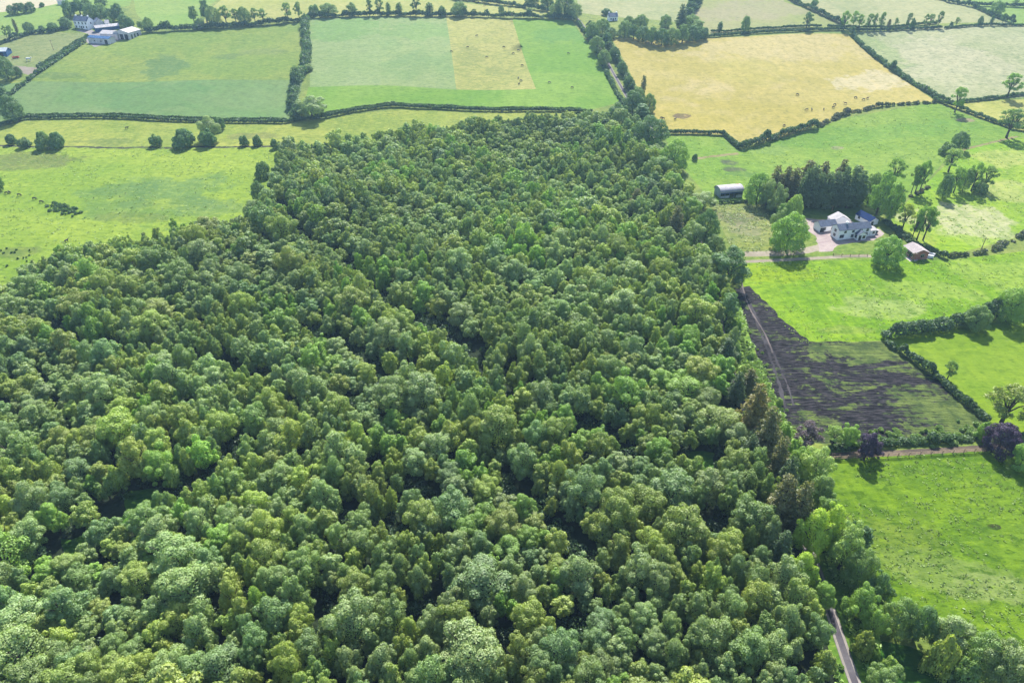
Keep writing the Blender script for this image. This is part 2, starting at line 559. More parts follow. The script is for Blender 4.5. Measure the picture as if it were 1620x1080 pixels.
g_slope = G('sunny_slope', alb(146, 204, 44), alb(174, 212, 72), (-28, 0.5, 0.34), [((1520, 345), 22, 14, alb(232, 232, 200), 0.85), ((1560, 370), 18, 12, alb(224, 230, 190), 0.75), ((1590, 300), 20, 12, alb(222, 226, 160), 0.65), ((1600, 250), 20, 10, alb(224, 226, 150), 0.6), ((1500, 385), 22, 7, alb(168, 216, 30), 0.7), ((1450, 375), 9, 7, alb(196, 206, 110), 0.5)], 0.36)
g_vivid = G('vivid_meadow', alb(134, 190, 30), alb(160, 206, 48), (-9, 0.7, 0.34), [((1390, 487), 15, 6.5, alb(190, 214, 140), 0.75), ((1470, 460), 24, 6, alb(184, 216, 110), 0.6), ((1230, 430), 14, 8, alb(176, 206, 20), 0.6), ((1600, 440), 20, 14, alb(190, 220, 110), 0.6), ((1340, 522), 9, 2.4, alb(160, 190, 90), 0.8)], 0.42)
g_right = G('smooth_meadow', alb(138, 182, 42), alb(158, 196, 58), (10, 0.5, 0.14), [((1560, 660), 14, 9, alb(156, 194, 40), 0.5)], 0.26)
g_big = G('big_meadow', alb(108, 156, 28), alb(136, 180, 42), (-14, 0.8, 0.22), [((1420, 850), 13, 9, alb(150, 172, 80), 0.5), ((1520, 905), 14, 4, alb(156, 186, 104), 0.7), ((1590, 930), 10, 4, alb(168, 192, 122), 0.75), ((1450, 880), 10, 3, alb(146, 178, 90), 0.6), ((1573, 833), 1.35, 0.75, alb(66, 52, 46), 1.0), ((1440, 800), 16, 8, alb(134, 180, 30), 0.6)], 0.5)
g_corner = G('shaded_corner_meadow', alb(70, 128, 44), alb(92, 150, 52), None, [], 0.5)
g_verge = G('verge_grass', alb(122, 172, 66), alb(152, 192, 84), None, [], 0.5)
g_rough = G('rough_paddock', alb(150, 176, 96), alb(176, 190, 118), (20, 0.6, 0.22), [((1160, 345), 11, 7, alb(134, 128, 118), 0.75), ((1185, 362), 8, 7, alb(190, 180, 156), 0.6), ((1180, 390), 14, 3, alb(170, 192, 70), 0.6)], 0.5)
g_garden = G('garden_grass', alb(134, 176, 70), alb(164, 188, 96), None, [], 0.5)
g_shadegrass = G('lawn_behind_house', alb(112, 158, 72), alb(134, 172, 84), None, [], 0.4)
g_glade = G('glade_grass', alb(84, 140, 54), alb(110, 164, 60), None, [], 0.5)
m_plough = ploughed('ploughed_peat')
m_yard = gravel('yard_gravel', alb(212, 196, 194, 0.40), alb(184, 164, 168, 0.40))
m_track = gravel('track_gravel', alb(200, 188, 174, 0.40), alb(170, 160, 142, 0.40))
m_lane = gravel('lane_tarmac', (0.055, 0.05, 0.06, 1), (0.085, 0.08, 0.088, 1))
m_strip = gravel('lane_edge_chippings', alb(172, 164, 162, 0.5), alb(150, 144, 140, 0.5))
m_patio = gravel('bungalow_gravel', alb(232, 222, 222, 0.5), alb(204, 196, 196, 0.5))
m_mud = gravel('muddy_ruts', alb(104, 100, 108), alb(60, 60, 72), 0.25)
m_ditch = gravel('dark_peat_ditch', alb(66, 70, 70), alb(92, 100, 82))
m_tan = gravel('dry_bank', alb(190, 178, 130), alb(160, 160, 110))
m_rut = gravel('pale_ruts', alb(158, 146, 146), alb(120, 112, 114))

# far strip, top of the photo
F([(-120, -60), (230, -60), (205, 10), (104, 22), (104, 44), (40, 62), (-120, 66)], g_farg, 'light green field on the far left beyond the row of dark trees')
F([(-120, -40), (98, -40), (92, 6), (60, 13), (-120, 32)], g_cream, 'bleached cream field in the far top-left corner of the photo')
F([(-120, 68), (60, 52), (130, 52), (138, 60), (60, 106), (-120, 122)], G('left_paddock', alb(150, 176, 104), alb(164, 180, 120), None, [], 0.4), 'grey-green paddock below the farm with a white animal in it')
F([(205, -60), (420, -60), (330, 10), (305, 38), (238, 45), (215, 20)], g_farg, 'bright green field behind the farm trees, left of the tall hedge trees')
F([(335, 12), (420, -60), (620, -60), (680, -5), (830, 14), (905, 22), (905, 28), (485, 28), (470, 30), (320, 38)], g_fary, 'long pale yellow-green field behind the top hedge, with scattered cattle')
F([(640, -60), (880, -60), (905, 18), (830, 12), (690, -6)], g_fary, 'far yellow-green slope behind the dark tree line at the top')
F([(905, -60), (1110, -60), (1085, 12), (1070, 35), (960, 26), (915, 20)], g_farw, 'far grey-green field right of the lane, above the white cottage')
F([(1110, -60), (1240, -20), (1240, 3), (1332, 42), (1120, 55), (1090, 35)], g_fart, 'tan and green field with one round tree along its lower hedge')
F([(1240, -60), (1470, -60), (1530, 8), (1604, 38), (1330, 42), (1250, 3)], g_farw, 'pale field behind the row of slim hedge trees')
F([(1475, -60), (1740, -60), (1740, 38), (1606, 38), (1540, 10)], g_farg, 'green fields in the far top-right corner of the photo')
# left side
F([(238, 52), (478, 34), (480, 126), (47, 129), (62, 112), (140, 68)], g_olive, 'olive-green pasture with a dark oval damp patch, beside the farm sheds')
F([(47, 129), (480, 126), (462, 190), (120, 186), (45, 188), (-120, 215), (-120, 150)], g_teal, 'blue-green pasture band below the olive-green pasture')
F([(490, 30), (599, 28), (604, 140), (490, 138)], g_mowA, 'leftmost grey-green grazing strip of the four-strip field')
F([(599, 28), (706, 28), (722, 142), (604, 140)], g_mowB, 'dull green speckled grazing strip left of the yellow one')
F([(706, 28), (810, 30), (848, 141), (722, 142)], g_mowC, 'yellow grazing strip dotted with cattle and dark tufts')
F([(810, 30), (905, 33), (935, 75), (982, 162), (930, 175), (800, 172), (640, 165), (500, 184), (476, 180), (488, 138), (722, 142), (848, 141)], g_mowD, 'bright green pasture wrapping right and below the grazing strips')
F([(-120, 220), (45, 192), (440, 197), (640, 172), (900, 180), (960, 190), (800, 215), (450, 244), (436, 233), (-120, 233)], g_strip, 'narrow yellow-green field between the double hedge and the ditch')
F([(-120, 236), (436, 233), (444, 262), (420, 350), (395, 372), (190, 412), (45, 448), (-60, 508), (-210, 565)], g_lime, 'lime-green pasture with a pale rushy oval, left of the wood')
# right side
F([(968, 62), (1110, 60), (1340, 54), (1385, 95), (1480, 160), (1400, 166), (1335, 182), (1230, 218), (1168, 232), (1145, 213), (1050, 211), (1020, 160)], g_gold, 'large golden field with a loose herd of cattle near its lower edge')
F([(1345, 52), (1640, 40), (1740, 36), (1740, 140), (1500, 162), (1430, 122)], g_white, 'pale whitish-green field right of the golden field')
F([(1500, 166), (1740, 142), (1740, 216), (1630, 212), (1545, 184)], g_yg, 'small yellow-green field with a tree shadow at the right edge')
F([(1050, 216), (1145, 216), (1170, 236), (1340, 186), (1480, 163), (1545, 188), (1640, 214), (1605, 220), (1520, 236), (1490, 260), (1450, 305), (1400, 330), (1130, 325), (1085, 270)], g_knoll, 'rolling green pasture below the golden field, with two muddy scrapes')
F([(1520, 236), (1610, 219), (1760, 214), (1760, 345), (1620, 372), (1500, 405), (1440, 388), (1402, 350), (1450, 305), (1495, 262)], g_slope, 'sunny yellow-green slope with whitish worn patches, right of the house')
F([(1125, 322), (1210, 322), (1245, 398), (1160, 400)], g_rough, 'rough tussocky paddock in front of the round-roofed barn', 'paddock')
F([(1210, 322), (1370, 325), (1402, 350), (1440, 388), (1500, 405), (1510, 413), (1300, 414), (1160, 412), (1160, 396), (1245, 398)], g_garden, 'rough garden grass around the white house', 'garden', name='garden_lawn')
F([(1262, 326), (1370, 328), (1348, 348), (1290, 345), (1262, 342)], g_shadegrass, 'lawn in the shade of the dark pines behind the house', 'lawn', name='garden_lawn')
F([(1162, 415), (1350, 411), (1500, 412), (1760, 375), (1760, 470), (1620, 488), (1400, 538), (1270, 545), (1175, 455)], g_vivid, 'vivid green meadow below the house track, streaked with pale mown lines')
F([(1158, 455), (1188, 452), (1232, 500), (1282, 540), (1400, 541), (1480, 598), (1562, 668), (1550, 690), (1400, 702), (1270, 700), (1238, 660), (1195, 560)], m_plough, 'dark peaty ploughed plot with green regrowth between its rows', 'plot', wob=0.6)
for pts_, lab_ in (([(1170, 452), (1196, 505), (1212, 545), (1231, 600), (1244, 650)], 'left wheel rut along the wood side of the ploughed plot'), ([(1182, 470), (1206, 520), (1224, 560), (1246, 606), (1256, 640)], 'right wheel rut along the wood side of the ploughed plot')):
    F(buffer_line(pts_, 0.7)[0], m_mud, lab_, 'rut', True, 0.3, 'track')
F(buffer_line([(1172, 440), (1178, 468), (1190, 498), (1214, 530), (1222, 558)], 0.42)[0], m_rut, 'thin pale rut running down the muddy corner of the plot', 'track', True, 0.1, 'track')
F([(1405, 538), (1460, 525), (1760, 478), (1760, 700), (1585, 690), (1562, 662), (1480, 595)], g_right, 'smooth green meadow right of the low diagonal hedge')
F([(1300, 724), (1760, 702), (1760, 1120), (1600, 1070), (1470, 1000), (1400, 950), (1345, 880), (1318, 810)], g_big, 'big bright meadow at the lower right with one bare brown spot')
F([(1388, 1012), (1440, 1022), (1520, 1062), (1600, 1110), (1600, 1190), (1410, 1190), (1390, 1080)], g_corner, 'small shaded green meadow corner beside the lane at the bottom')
# the wood and its lane
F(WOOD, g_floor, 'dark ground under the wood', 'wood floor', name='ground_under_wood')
F([(1150, 455), (1160, 458), (1196, 560), (1240, 660), (1268, 700), (1310, 715), (1316, 800), (1345, 880), (1400, 950), (1390, 1010), (1400, 1080), (1430, 1190), (1366, 1190), (1330, 1090), (1306, 1010), (1284, 930), (1266, 860), (1256, 800), (1226, 730), (1190, 660), (1160, 590), (1146, 520)], g_verge, 'grassy verge between the wood and the fields on the right', 'verge', name='verge_ground')
F([(200, 775), (245, 770), (275, 800), (240, 830), (190, 832)], g_glade, 'small grassy glade inside the left part of the wood', 'glade', wob=0.6, name='glade_ground')
F([(92, 850), (130, 850), (135, 885), (100, 892)], g_glade, 'smaller shaded glade near the left edge of the photo', 'glade', wob=0.6, name='glade_ground')
F([(1085, 715), (1130, 715), (1128, 765), (1088, 765)], g_glade, 'green opening in the wood left of the pine row', 'glade', wob=0.6, name='glade_ground')
lane_poly, LANE_W = buffer_line(LANE, 2.1)
F(lane_poly, m_lane, 'narrow tarmac lane along the right edge of the wood', 'lane', True, name='road')
for off, lab in ((-0.78, 'pale chipping edge on the near-left side of the lane'), (0.78, 'pale chipping edge on the right side of the lane')):
    ln = []
    for i, p in enumerate(LANE_W):
        d = (LANE_W[min(i + 1, len(LANE_W) - 1)] - LANE_W[max(i - 1, 0)]).normalized()
        ln.append((p.x + d.y * off, p.y - d.x * off))
    F(buffer_line(ln, 0.42, True)[0], m_strip, lab, 'lane edge', True, name='road_edge')
F(buffer_line([(1150, 402), (1180, 402), (1254, 400), (1300, 392), (1316, 384)], 4.0)[0], m_track, 'gravel drive from the lane to the white house', 'drive', True, 0.12, 'track')
F([(1268, 344), (1292, 347), (1345, 350), (1392, 363), (1399, 370), (1381, 380), (1323, 388), (1317, 398), (1296, 398), (1290, 373), (1272, 360)], m_yard, 'pinkish gravel yard around the white house', 'yard', wob=0.3, name='yard_ground')
F(buffer_line([(1155, 415), (1220, 412), (1300, 408), (1340, 405), (1378, 405)], 2.0)[0], m_track, 'lower farm track running towards the bungalow', 'track', True, 0.1, 'track')
F([(1420, 396), (1446, 413), (1475, 408), (1478, 402), (1468, 398), (1440, 414), (1428, 404)], m_patio, 'pale gravel path around the brick bungalow', 'path', wob=0.15, name='path')
F(buffer_line([(1290, 722), (1330, 719), (1420, 716), (1500, 712), (1560, 708), (1680, 700)], 1.9)[0], gravel('lane_gravel', alb(150, 134, 118), alb(116, 104, 96)), 'gravel track behind the timber fence', 'track', True, 0.15, 'track')
F(buffer_line([(-40, 229), (20, 231), (60, 234), (115, 232), (170, 234.5), (230, 233), (270, 235), (300, 232), (360, 233.5), (435, 232)], 1.7)[0], m_ditch, 'dark wet ditch along the lower edge of the narrow field', 'ditch', True, 0.6, 'ditch_ground')
F(buffer_line([(1168, 243), (1130, 247), (1095, 252)], 2.2)[0], m_tan, 'dry earth bank crossing the green pasture', 'bank', True, 0.3, 'bank_ground')
F(buffer_line([(1610, 216), (1560, 228), (1520, 238)], 1.6)[0], m_tan, 'dry stony bank under the solitary trees on the right', 'bank', True, 0.3, 'bank_ground')
F([(118, 48), (142, 46), (150, 50), (205, 60), (150, 75), (135, 66), (140, 54)], gravel('farmyard_concrete', alb(206, 196, 200), alb(180, 174, 182)), 'pale concrete farmyard between the farmhouse and the sheds', 'yard', name='yard_ground')
F([(20, 104), (62, 108), (50, 120), (20, 112)], gravel('drive_earth', alb(200, 186, 176), alb(176, 166, 150)), 'pale bare earth at the bottom of the grey-green paddock', 'drive', wob=0.4, name='track')


def build_land():
    verts, edges = [], []
    polys = []
    for poly, mat, lab, cat, wob, name in FIELDS:
        pts = []
        n = len(poly)
        for i in range(n):
            a, b = Vector(poly[i]), Vector(poly[(i + 1) % n])
            k = max(1, int((b - a).length / (2.0 if wob else 9.0)))
            for j in range(k):
                q = a.lerp(b, j / k)
                if wob:
                    q = q + Vector((random.uniform(-wob, wob), random.uniform(-wob, wob)))
                pts.append((q.x, q.y))
        polys.append(np.array(pts))
        o = len(verts)
        verts += [Vector(p) for p in pts]
        edges += [(o + i, o + (i + 1) % len(pts)) for i in range(len(pts))]
    for y in np.arange(20, 760, 9.0):
        w = 60 + 0.95 * y
        for x in np.arange(-w, w, 9.0):
            verts.append(Vector((x + random.uniform(-2, 2), y + random.uniform(-2, 2))))
    for y in np.arange(-600, 4001, 130.0):
        for x in np.arange(-3000, 3001, 130.0):
            if 20 < y < 770 and abs(x) < 60 + 0.95 * y:
                continue
            verts.append(Vector((x, y)))
    vo, _e, fo, *_ = delaunay_2d_cdt(verts, edges, [], 0, 1e-4)
    v2 = np.array([(v.x, v.y) for v in vo])
    tri = np.array([f for f in fo])
    cen = v2[tri].mean(axis=1)
    reg = np.full(len(tri), -1)
    for k, pg in enumerate(polys):
        lo, hi = pg.min(0), pg.max(0)
        idx = np.where((cen[:, 0] >= lo[0]) & (cen[:, 0] <= hi[0]) & (cen[:, 1] >= lo[1]) & (cen[:, 1] <= hi[1]))[0]
        if len(idx) == 0:
            continue
        x, y = cen[idx, 0], cen[idx, 1]
        ins = np.zeros(len(idx), bool)
        q = np.roll(pg, -1, axis=0)
        for (ax, ay), (bx, by) in zip(pg, q):
            c = (ay > y) != (by > y)
            if by != ay:
                ins ^= c & (x < (bx - ax) * (y - ay) / (by - ay) + ax)
        reg[idx[ins]] = k
    z = terr(v2[:, 0], v2[:, 1])
    v3 = np.column_stack([v2, z])
    for k in range(-1, len(polys)):
        t = tri[reg == k]
        if len(t) == 0:
            continue
        used, inv = np.unique(t, return_inverse=True)
        me = bpy.data.meshes.new('land')
        me.from_pydata([tuple(p) for p in v3[used]], [], [tuple(int(i) for i in f) for f in inv.reshape(-1, 3)])
        me.shade_smooth()
        if k < 0:
            me.materials.append(g_base)
            o = link('ground', me)
            tag(o, 'open green farmland between and beyond the hedged fields', 'ground', kind='structure')
        else:
            _p, mat, lab, cat, _w, name = FIELDS[k]
            me.materials.append(mat)
            o = link(name, me)
            tag(o, lab, cat, kind='structure')


build_land()

# ------------------------------------------------------------------ foliage


def leaf_quads(cen, nrm, size, r=rng):
    n = len(cen)
    rnd = r.normal(size=(n, 3))
    t1 = np.cross(nrm, rnd)
    t1 /= np.linalg.norm(t1, axis=1, keepdims=True) + 1e-9
    t2 = np.cross(nrm, t1)
    a = (size * r.uniform(0.7, 1.25, n))[:, None]
    b = (size * r.uniform(0.5, 0.95, n))[:, None]
    bend = nrm * (a * 0.22)
    return np.stack([cen + t1 * a - bend, cen + t2 * b, cen - t1 * a - bend, cen - t2 * b], axis=1)    # n,4,3


def sample_lumps(lumps, n, zmin=-0.55, jit=0.6, shell=(0.78, 1.04), keep=0.86, r=rng):
    """leaf positions and normals on a union of ellipsoids (x, y, z, rx, ry, rz)"""
    L = np.asarray(lumps, float)
    area = (L[:, 3] * L[:, 4] + L[:, 3] * L[:, 5] + L[:, 4] * L[:, 5])
    pr = area / area.sum()
    C, Nn = [], []
    got = 0
    for _ in range(12):
        m = int(n * 1.6)
        k = r.choice(len(L), m, p=pr)
        d = r.normal(size=(m, 3))
        d /= np.linalg.norm(d, axis=1, keepdims=True)
        low = d[:, 2] < zmin
        d[low, 2] *= -1
        rad = r.uniform(*shell, m)[:, None]
        p = L[k, :3] + d * L[k, 3:6] * rad
        nn = d / L[k, 3:6]
        nn /= np.linalg.norm(nn, axis=1, keepdims=True)
        if len(L) < 80:
            ins = np.zeros(m, bool)
            for j in range(len(L)):
                q = (p - L[j, :3]) / L[j, 3:6]
                ins |= ((q * q).sum(1) < keep * keep * 0.92) & (k != j)
            p, nn = p[~ins], nn[~ins]
        C.append(p)
        Nn.append(nn)
        got += len(p)
        if got >= n:
            break
    p = np.concatenate(C)[:n]
    nn = np.concatenate(Nn)[:n] + r.normal(size=(min(n, got), 3)) * jit
    nn /= np.linalg.norm(nn, axis=1, keepdims=True)
    return p, nn


def crown_lumps(style, H, Rr, r):
    """lumps of a crown; the tree stands at the origin"""
    L = []
    if style in ('round', 'broad', 'tall', 'twin', 'ragged', 'lobed'):
        base = {'round': 0.03, 'broad': 0.08, 'tall': 0.04, 'twin': 0.06, 'ragged': 0.06, 'lobed': 0.05}[style] * H
        rz = (H - base) / 2
        cz = base + rz
        heads = [(0, 0, cz, Rr, Rr, rz)]
        if style == 'twin':
            heads = [(-0.42 * Rr, 0.1 * Rr, cz, Rr * 0.66, Rr * 0.7, rz), (0.46 * Rr, -0.1 * Rr, cz - 0.12 * H, Rr * 0.6, Rr * 0.66, rz * 0.85)]
        if style == 'lobed':
            heads = [(0, 0, cz + 0.05 * H, Rr * 0.66, Rr * 0.66, rz * 0.95)]
            for i in range(4):
                a = i * 1.57 + r.uniform(0, 1)
                heads.append((math.cos(a) * Rr * 0.55, math.sin(a) * Rr * 0.55, cz - r.uniform(0.02, 0.16) * H, Rr * 0.46, Rr * 0.46, rz * 0.7))
        for hx, hy, hz, a, b, c in heads:
            L.append((hx, hy, hz, a * 0.74, b * 0.74, c * 0.8))
            m = int((30 if style != 'ragged' else 22) * (1.0 if len(heads) == 1 else 1.5 / len(heads) + 0.1))
            for i in range(m):
                t = r.uniform(-0.8, 1)
                ph = i * 2.399 + r.uniform(-0.5, 0.5)
                s = math.sqrt(max(0, 1 - t * t))
                q = r.uniform(0.68, 0.94 if style != 'ragged' else 1.12)
                lr = a * r.uniform(0.17, 0.33)
                L.append((hx + math.cos(ph) * s * a * q, hy + math.sin(ph) * s * b * q, hz + t * c * q, lr, lr, lr * r.uniform(0.75, 1.05)))
    elif style == 'slim':
        for i in range(20):
            t = i / 19
            w = Rr * (0.5 + 0.6 * math.sin(math.pi * (0.15 + 0.8 * t)))
            a = i * 2.4
            L.append((math.cos(a) * w * 0.45, math.sin(a) * w * 0.45, H * (0.22 + 0.72 * t), w * 0.55, w * 0.55, H * 0.07))
    elif style == 'airy':
        for i in range(32):
            t = r.uniform(0.0, 1)
            a = i * 2.4
            w = Rr * math.sqrt(max(0.05, 1 - (2 * t - 0.85) ** 2 * 0.8)) * r.uniform(0.35, 0.98)
            lr = Rr * r.uniform(0.16, 0.3)
            L.append((math.cos(a) * w, math.sin(a) * w, H * (0.31 + 0.63 * t), lr, lr, lr * 0.85))
    elif style == 'pine':
        n = 11
        for i in range(n):
            t = i / (n - 1)
            z = H * (0.10 + 0.86 * t)
            w = Rr * (0.72 + 0.5 * t - 0.98 * t ** 2.2) * r.uniform(0.8, 1.15)
            m = 6 if t < 0.7 else 4
            for j in range(m):
                a = j * 2 * math.pi / m + i * 0.9 + r.uniform(-0.3, 0.3)
                q = r.uniform(0.5, 0.85)
                L.append((math.cos(a) * w * q, math.sin(a) * w * q, z - 0.1 * w * q + r.uniform(-0.45, 0.45), w * r.uniform(0.26, 0.46), w * r.uniform(0.26, 0.46), H * r.uniform(0.035, 0.06)))
            L.append((0, 0, z, w * 0.45, w * 0.45, H * 0.06))
        L.append((r.uniform(-.3, .3), r.uniform(-.3, .3), H * 0.95, Rr * 0.26, Rr * 0.26, H * 0.06))
    elif style in ('bush', 'full'):
        L.append((0, 0, H * 0.4, Rr * 0.76, Rr * 0.76, H * 0.47))
        for i in range(24 if style == 'bush' else 46):
            t = r.uniform(0, 1)
            a = i * 2.4
            s = math.sqrt(1 - t * t)
            lr = Rr * (r.uniform(0.18, 0.34) if style == 'bush' else r.uniform(0.16, 0.30))
            sq = s if style == 'bush' else min(1.0, 1.12 * math.sqrt(max(0, 1 - t ** 2.6))) * r.uniform(0.82, 1.08)
            L.append((math.cos(a) * sq * Rr * 0.78, math.sin(a) * sq * Rr * 0.78, H * (0.13 + 0.72 * t), lr, lr, min(lr, H * 0.3)))
    return L


def crown_arrays(style, H, Rr, n, leaf, seed):
    r = np.random.default_rng(seed)
    L = crown_lumps(style, H, Rr, r)
    shell = (0.35, 1.12) if style == 'airy' else ((0.5, 1.15) if style == 'pine' else (0.74, 1.07))
    jit = 0.9 if style in ('airy', 'pine') else 0.36
    p, nn = sample_lumps(L, n, -0.8, jit, shell, 0.86, r)
    q = leaf_quads(p, nn, np.full(len(p), leaf), r)
    t = r.normal(1.0, 0.085, (len(p), 1)) * (1 + r.normal(0, 0.03, (len(p), 3)))
    return q, np.clip(t, 0.55, 1.6).astype(np.float32)


def crown_mesh(style, H, Rr, n, leaf, seed):
    q, t = crown_arrays(style, H, Rr, n, leaf, seed)
    n = len(q)
    return np_mesh('crown', q.reshape(-1, 3), np.arange(n * 4).reshape(n, 4), [M_FOL], t)


def trunk_mesh(style, H, Rr, seed, mat):
    r = random.Random(seed)
    b = MB()
    r0 = 0.028 * H if style not in ('bush',) else 0.02 * H
    if style == 'pine' or style == 'slim':
        b.tube([(0, 0, -0.3), (0.05, 0, H * 0.3), (0, 0.06, H * 0.65), (0, 0, H * 0.93)], [r0 * 1.1, r0 * 0.85, r0 * 0.5, r0 * 0.1], 7)
        for i in range(8):
            a, z = i * 2.4, H * (0.25 + 0.07 * i)
            w = Rr * (0.8 - 0.07 * i)
            b.tube([(0, 0, z), (math.cos(a) * w * 0.6, math.sin(a) * w * 0.6, z + 0.1), (math.cos(a) * w, math.sin(a) * w, z)], [r0 * 0.3, r0 * 0.2, r0 * 0.06], 4)
    else:
        fork = H * (0.3 if style != 'bush' else 0.12)
        b.tube([(0, 0, -0.3), (r.uniform(-.1, .1), r.uniform(-.1, .1), fork * 0.55), (0, 0, fork)], [r0 * 1.35, r0 * 1.0, r0 * 0.85], 8)
        n = 8 if style == 'airy' else 6
        for i in range(n):
            a = i * 2.4 + r.uniform(-0.3, 0.3)
            w = Rr * r.uniform(0.45, 0.85)
            z2 = H * r.uniform(0.62, 0.9)
            p1 = (math.cos(a) * w * 0.4, math.sin(a) * w * 0.4, fork + (z2 - fork) * 0.5)
            p2 = (math.cos(a) * w, math.sin(a) * w, z2)
            b.tube([(0, 0, fork * 0.9), p1, p2], [r0 * 0.6, r0 * 0.38, r0 * 0.08], 5)
            for j in range(3 if style == 'airy' else 2):
                a2 = a + r.uniform(-0.9, 0.9)
                b.tube([p1, (p1[0] + math.cos(a2) * w * 0.45, p1[1] + math.sin(a2) * w * 0.45, p1[2] + H * r.uniform(0.1, 0.22))], [r0 * 0.28, r0 * 0.05], 4)
    return b.mesh('trunk', mat)


# prototypes: (style, nominal H, nominal R, leaves, leaf size, how many)
PROTO = {}
for style, H, Rr, n, leaf, k in (('round', 10, 3.6, 10500, 0.135, 3), ('broad', 9.5, 4.2, 12000, 0.138, 3), ('tall', 11.5, 3.1, 10000, 0.135, 3),
                                 ('full', 10, 4.4, 12500, 0.145, 3),
                                 ('twin', 10, 3.9, 10500, 0.135, 3), ('ragged', 10, 3.7, 9500, 0.14, 3), ('lobed', 10, 4.0, 12000, 0.135, 3),
                                 ('slim', 12, 1.5, 1500, 0.24, 2), ('airy', 12, 4.2, 4800, 0.19, 3), ('pine', 13, 3.0, 5200, 0.20, 3), ('bush', 3.6, 2.6, 2600, 0.19, 3)):
    for i in range(k):
        sd_ = hash((style, i)) if False else sum(map(ord, style)) * 10 + i
        PROTO[(style, i)] = (H, Rr, crown_mesh(style, H, Rr, n, leaf, sd_), trunk_mesh(style, H, Rr, sd_, M_BARK if style not in ('airy',) else M_BARK))
NV = {}
for (s_, i_) in PROTO:
    NV[s_] = max(NV.get(s_, 0), i_ + 1)


def tree(name, loc, h, rad, style, col, label, cat='tree', group=None, seed=None, rz=None):
    i = random.randrange(NV[style]) if seed is None else seed % NV[style]
    H, Rr, cm, tm = PROTO[(style, i)]
    o = empty(name, loc, random.uniform(0, 6.28) if rz is None else rz)
    o.scale = (rad / Rr, rad / Rr, h / H)
    tag(o, label, cat, group)
    link('trunk', tm, o)
    c = link('crown', cm, o)
    c.color = (col[0], col[1], col[2], 1)
    return o


FK = 2.3


def jitcol(c, a=0.1):
    k = random.uniform(1 - a, 1 + a) * FK
    return tuple(max(0.004, v * w * k * random.uniform(1 - a * 0.4, 1 + a * 0.4)) for v, w in zip(c, (1.06, 1.0, 0.84)))


# foliage base colours
C_DEEP = (0.045, 0.085, 0.032)
C_MID = (0.070, 0.115, 0.038)
C_GREEN = (0.086, 0.150, 0.032)
C_OLIVE = (0.100, 0.132, 0.034)
C_YEL = (0.130, 0.165, 0.036)
C_GREY = (0.096, 0.138, 0.060)
C_BLUE = (0.072, 0.118, 0.050)
C_PALE = (0.115, 0.170, 0.052)
C_BRIGHT = (0.135, 0.200, 0.028)
C_BROWN = (0.070, 0.076, 0.038)
C_RUST = (0.090, 0.084, 0.034)
C_PURPLE = (0.022, 0.014, 0.040)
C_CONE = (0.042, 0.066, 0.034)

# ------------------------------------------------------------------ the wood
wood_poly = np.array([P(*p).to_2d()[:] for p in WOOD])


def inside(pg, x, y):
    ins = False
    n = len(pg)
    for i in range(n):
        ax, ay = pg[i]
        bx, by = pg[(i + 1) % n]
        if (ay > y) != (by > y) and x < (bx - ax) * (y - ay) / (by - ay) + ax:
            ins = not ins
    return ins


GAPS = [(px, 2.9) for px in ((121, 547), (93, 523), (242, 567), (297, 572), (225, 496), (330, 525), (494, 534), (356, 589), (418, 610), (370, 720), (332, 772),
        (7, 592), (3, 655), (294, 665), (483, 385), (587, 434), (614, 475), (500, 534), (673, 510), (569, 565), (656, 586), (604, 620), (545, 648),
        (766, 568), (849, 558), (414, 613), (721, 534), (811, 600), (918, 682), (898, 427), (657, 787), (550, 825), (629, 841), (673, 976),
        (805, 781), (875, 838), (912, 894), (903, 1007), (799, 1020), (519, 985), (591, 750), (991, 730), (953, 692), (1120, 843), (1082, 846), (1146, 657),
        (540, 405), (560, 425), (700, 520), (740, 550))]
GAPW = [(P(*p).to_2d(), r_) for p, r_ in GAPS]
GLADES = [(P(*p).to_2d(), r_) for p, r_ in (((218, 806), 5.2), ((113, 872), 4.2), ((1106, 742), 5.2))]
FURR = []
for ln_ in ([(428, 318), (460, 352), (490, 388), (560, 440), (620, 495), (700, 545), (768, 604), (812, 640)], [(88, 522), (128, 556), (240, 575), (300, 575), (360, 600), (420, 612)],
            [(392, 690), (368, 730), (330, 775), (262, 800)], [(650, 592), (600, 625), (545, 652), (470, 660)], [(500, 536), (560, 560), (600, 590)], [(800, 775), (875, 836), (912, 890)]):
    w_ = [P(*p).to_2d() for p in ln_]
    FURR += list(zip(w_[:-1], w_[1:]))
lane_np = np.array([(p.x, p.y) for p in LANE_W])


def lane_dist(x, y):
    return np.sqrt(((lane_np - (x, y)) ** 2).sum(1)).min()


# single trees at the edge of the wood, planted first so that the wood keeps clear of them
EDGE = []          # filled by T()


def T(px, py, hpx, wpx, style, col, name, label, cat='tree', group=None, seed=None, zs=1.0):
    p = P(px, py)
    s, fs = scale_at(p)
    h, rad = hpx / (s * fs) * zs, wpx / 2 / s
    if style == 'round':
        style = 'full'
    EDGE.append((p.x, p.y, rad))
    o = tree(name, p, h, rad, style, jitcol(col, 0.06), label, cat, group, seed)
    return o


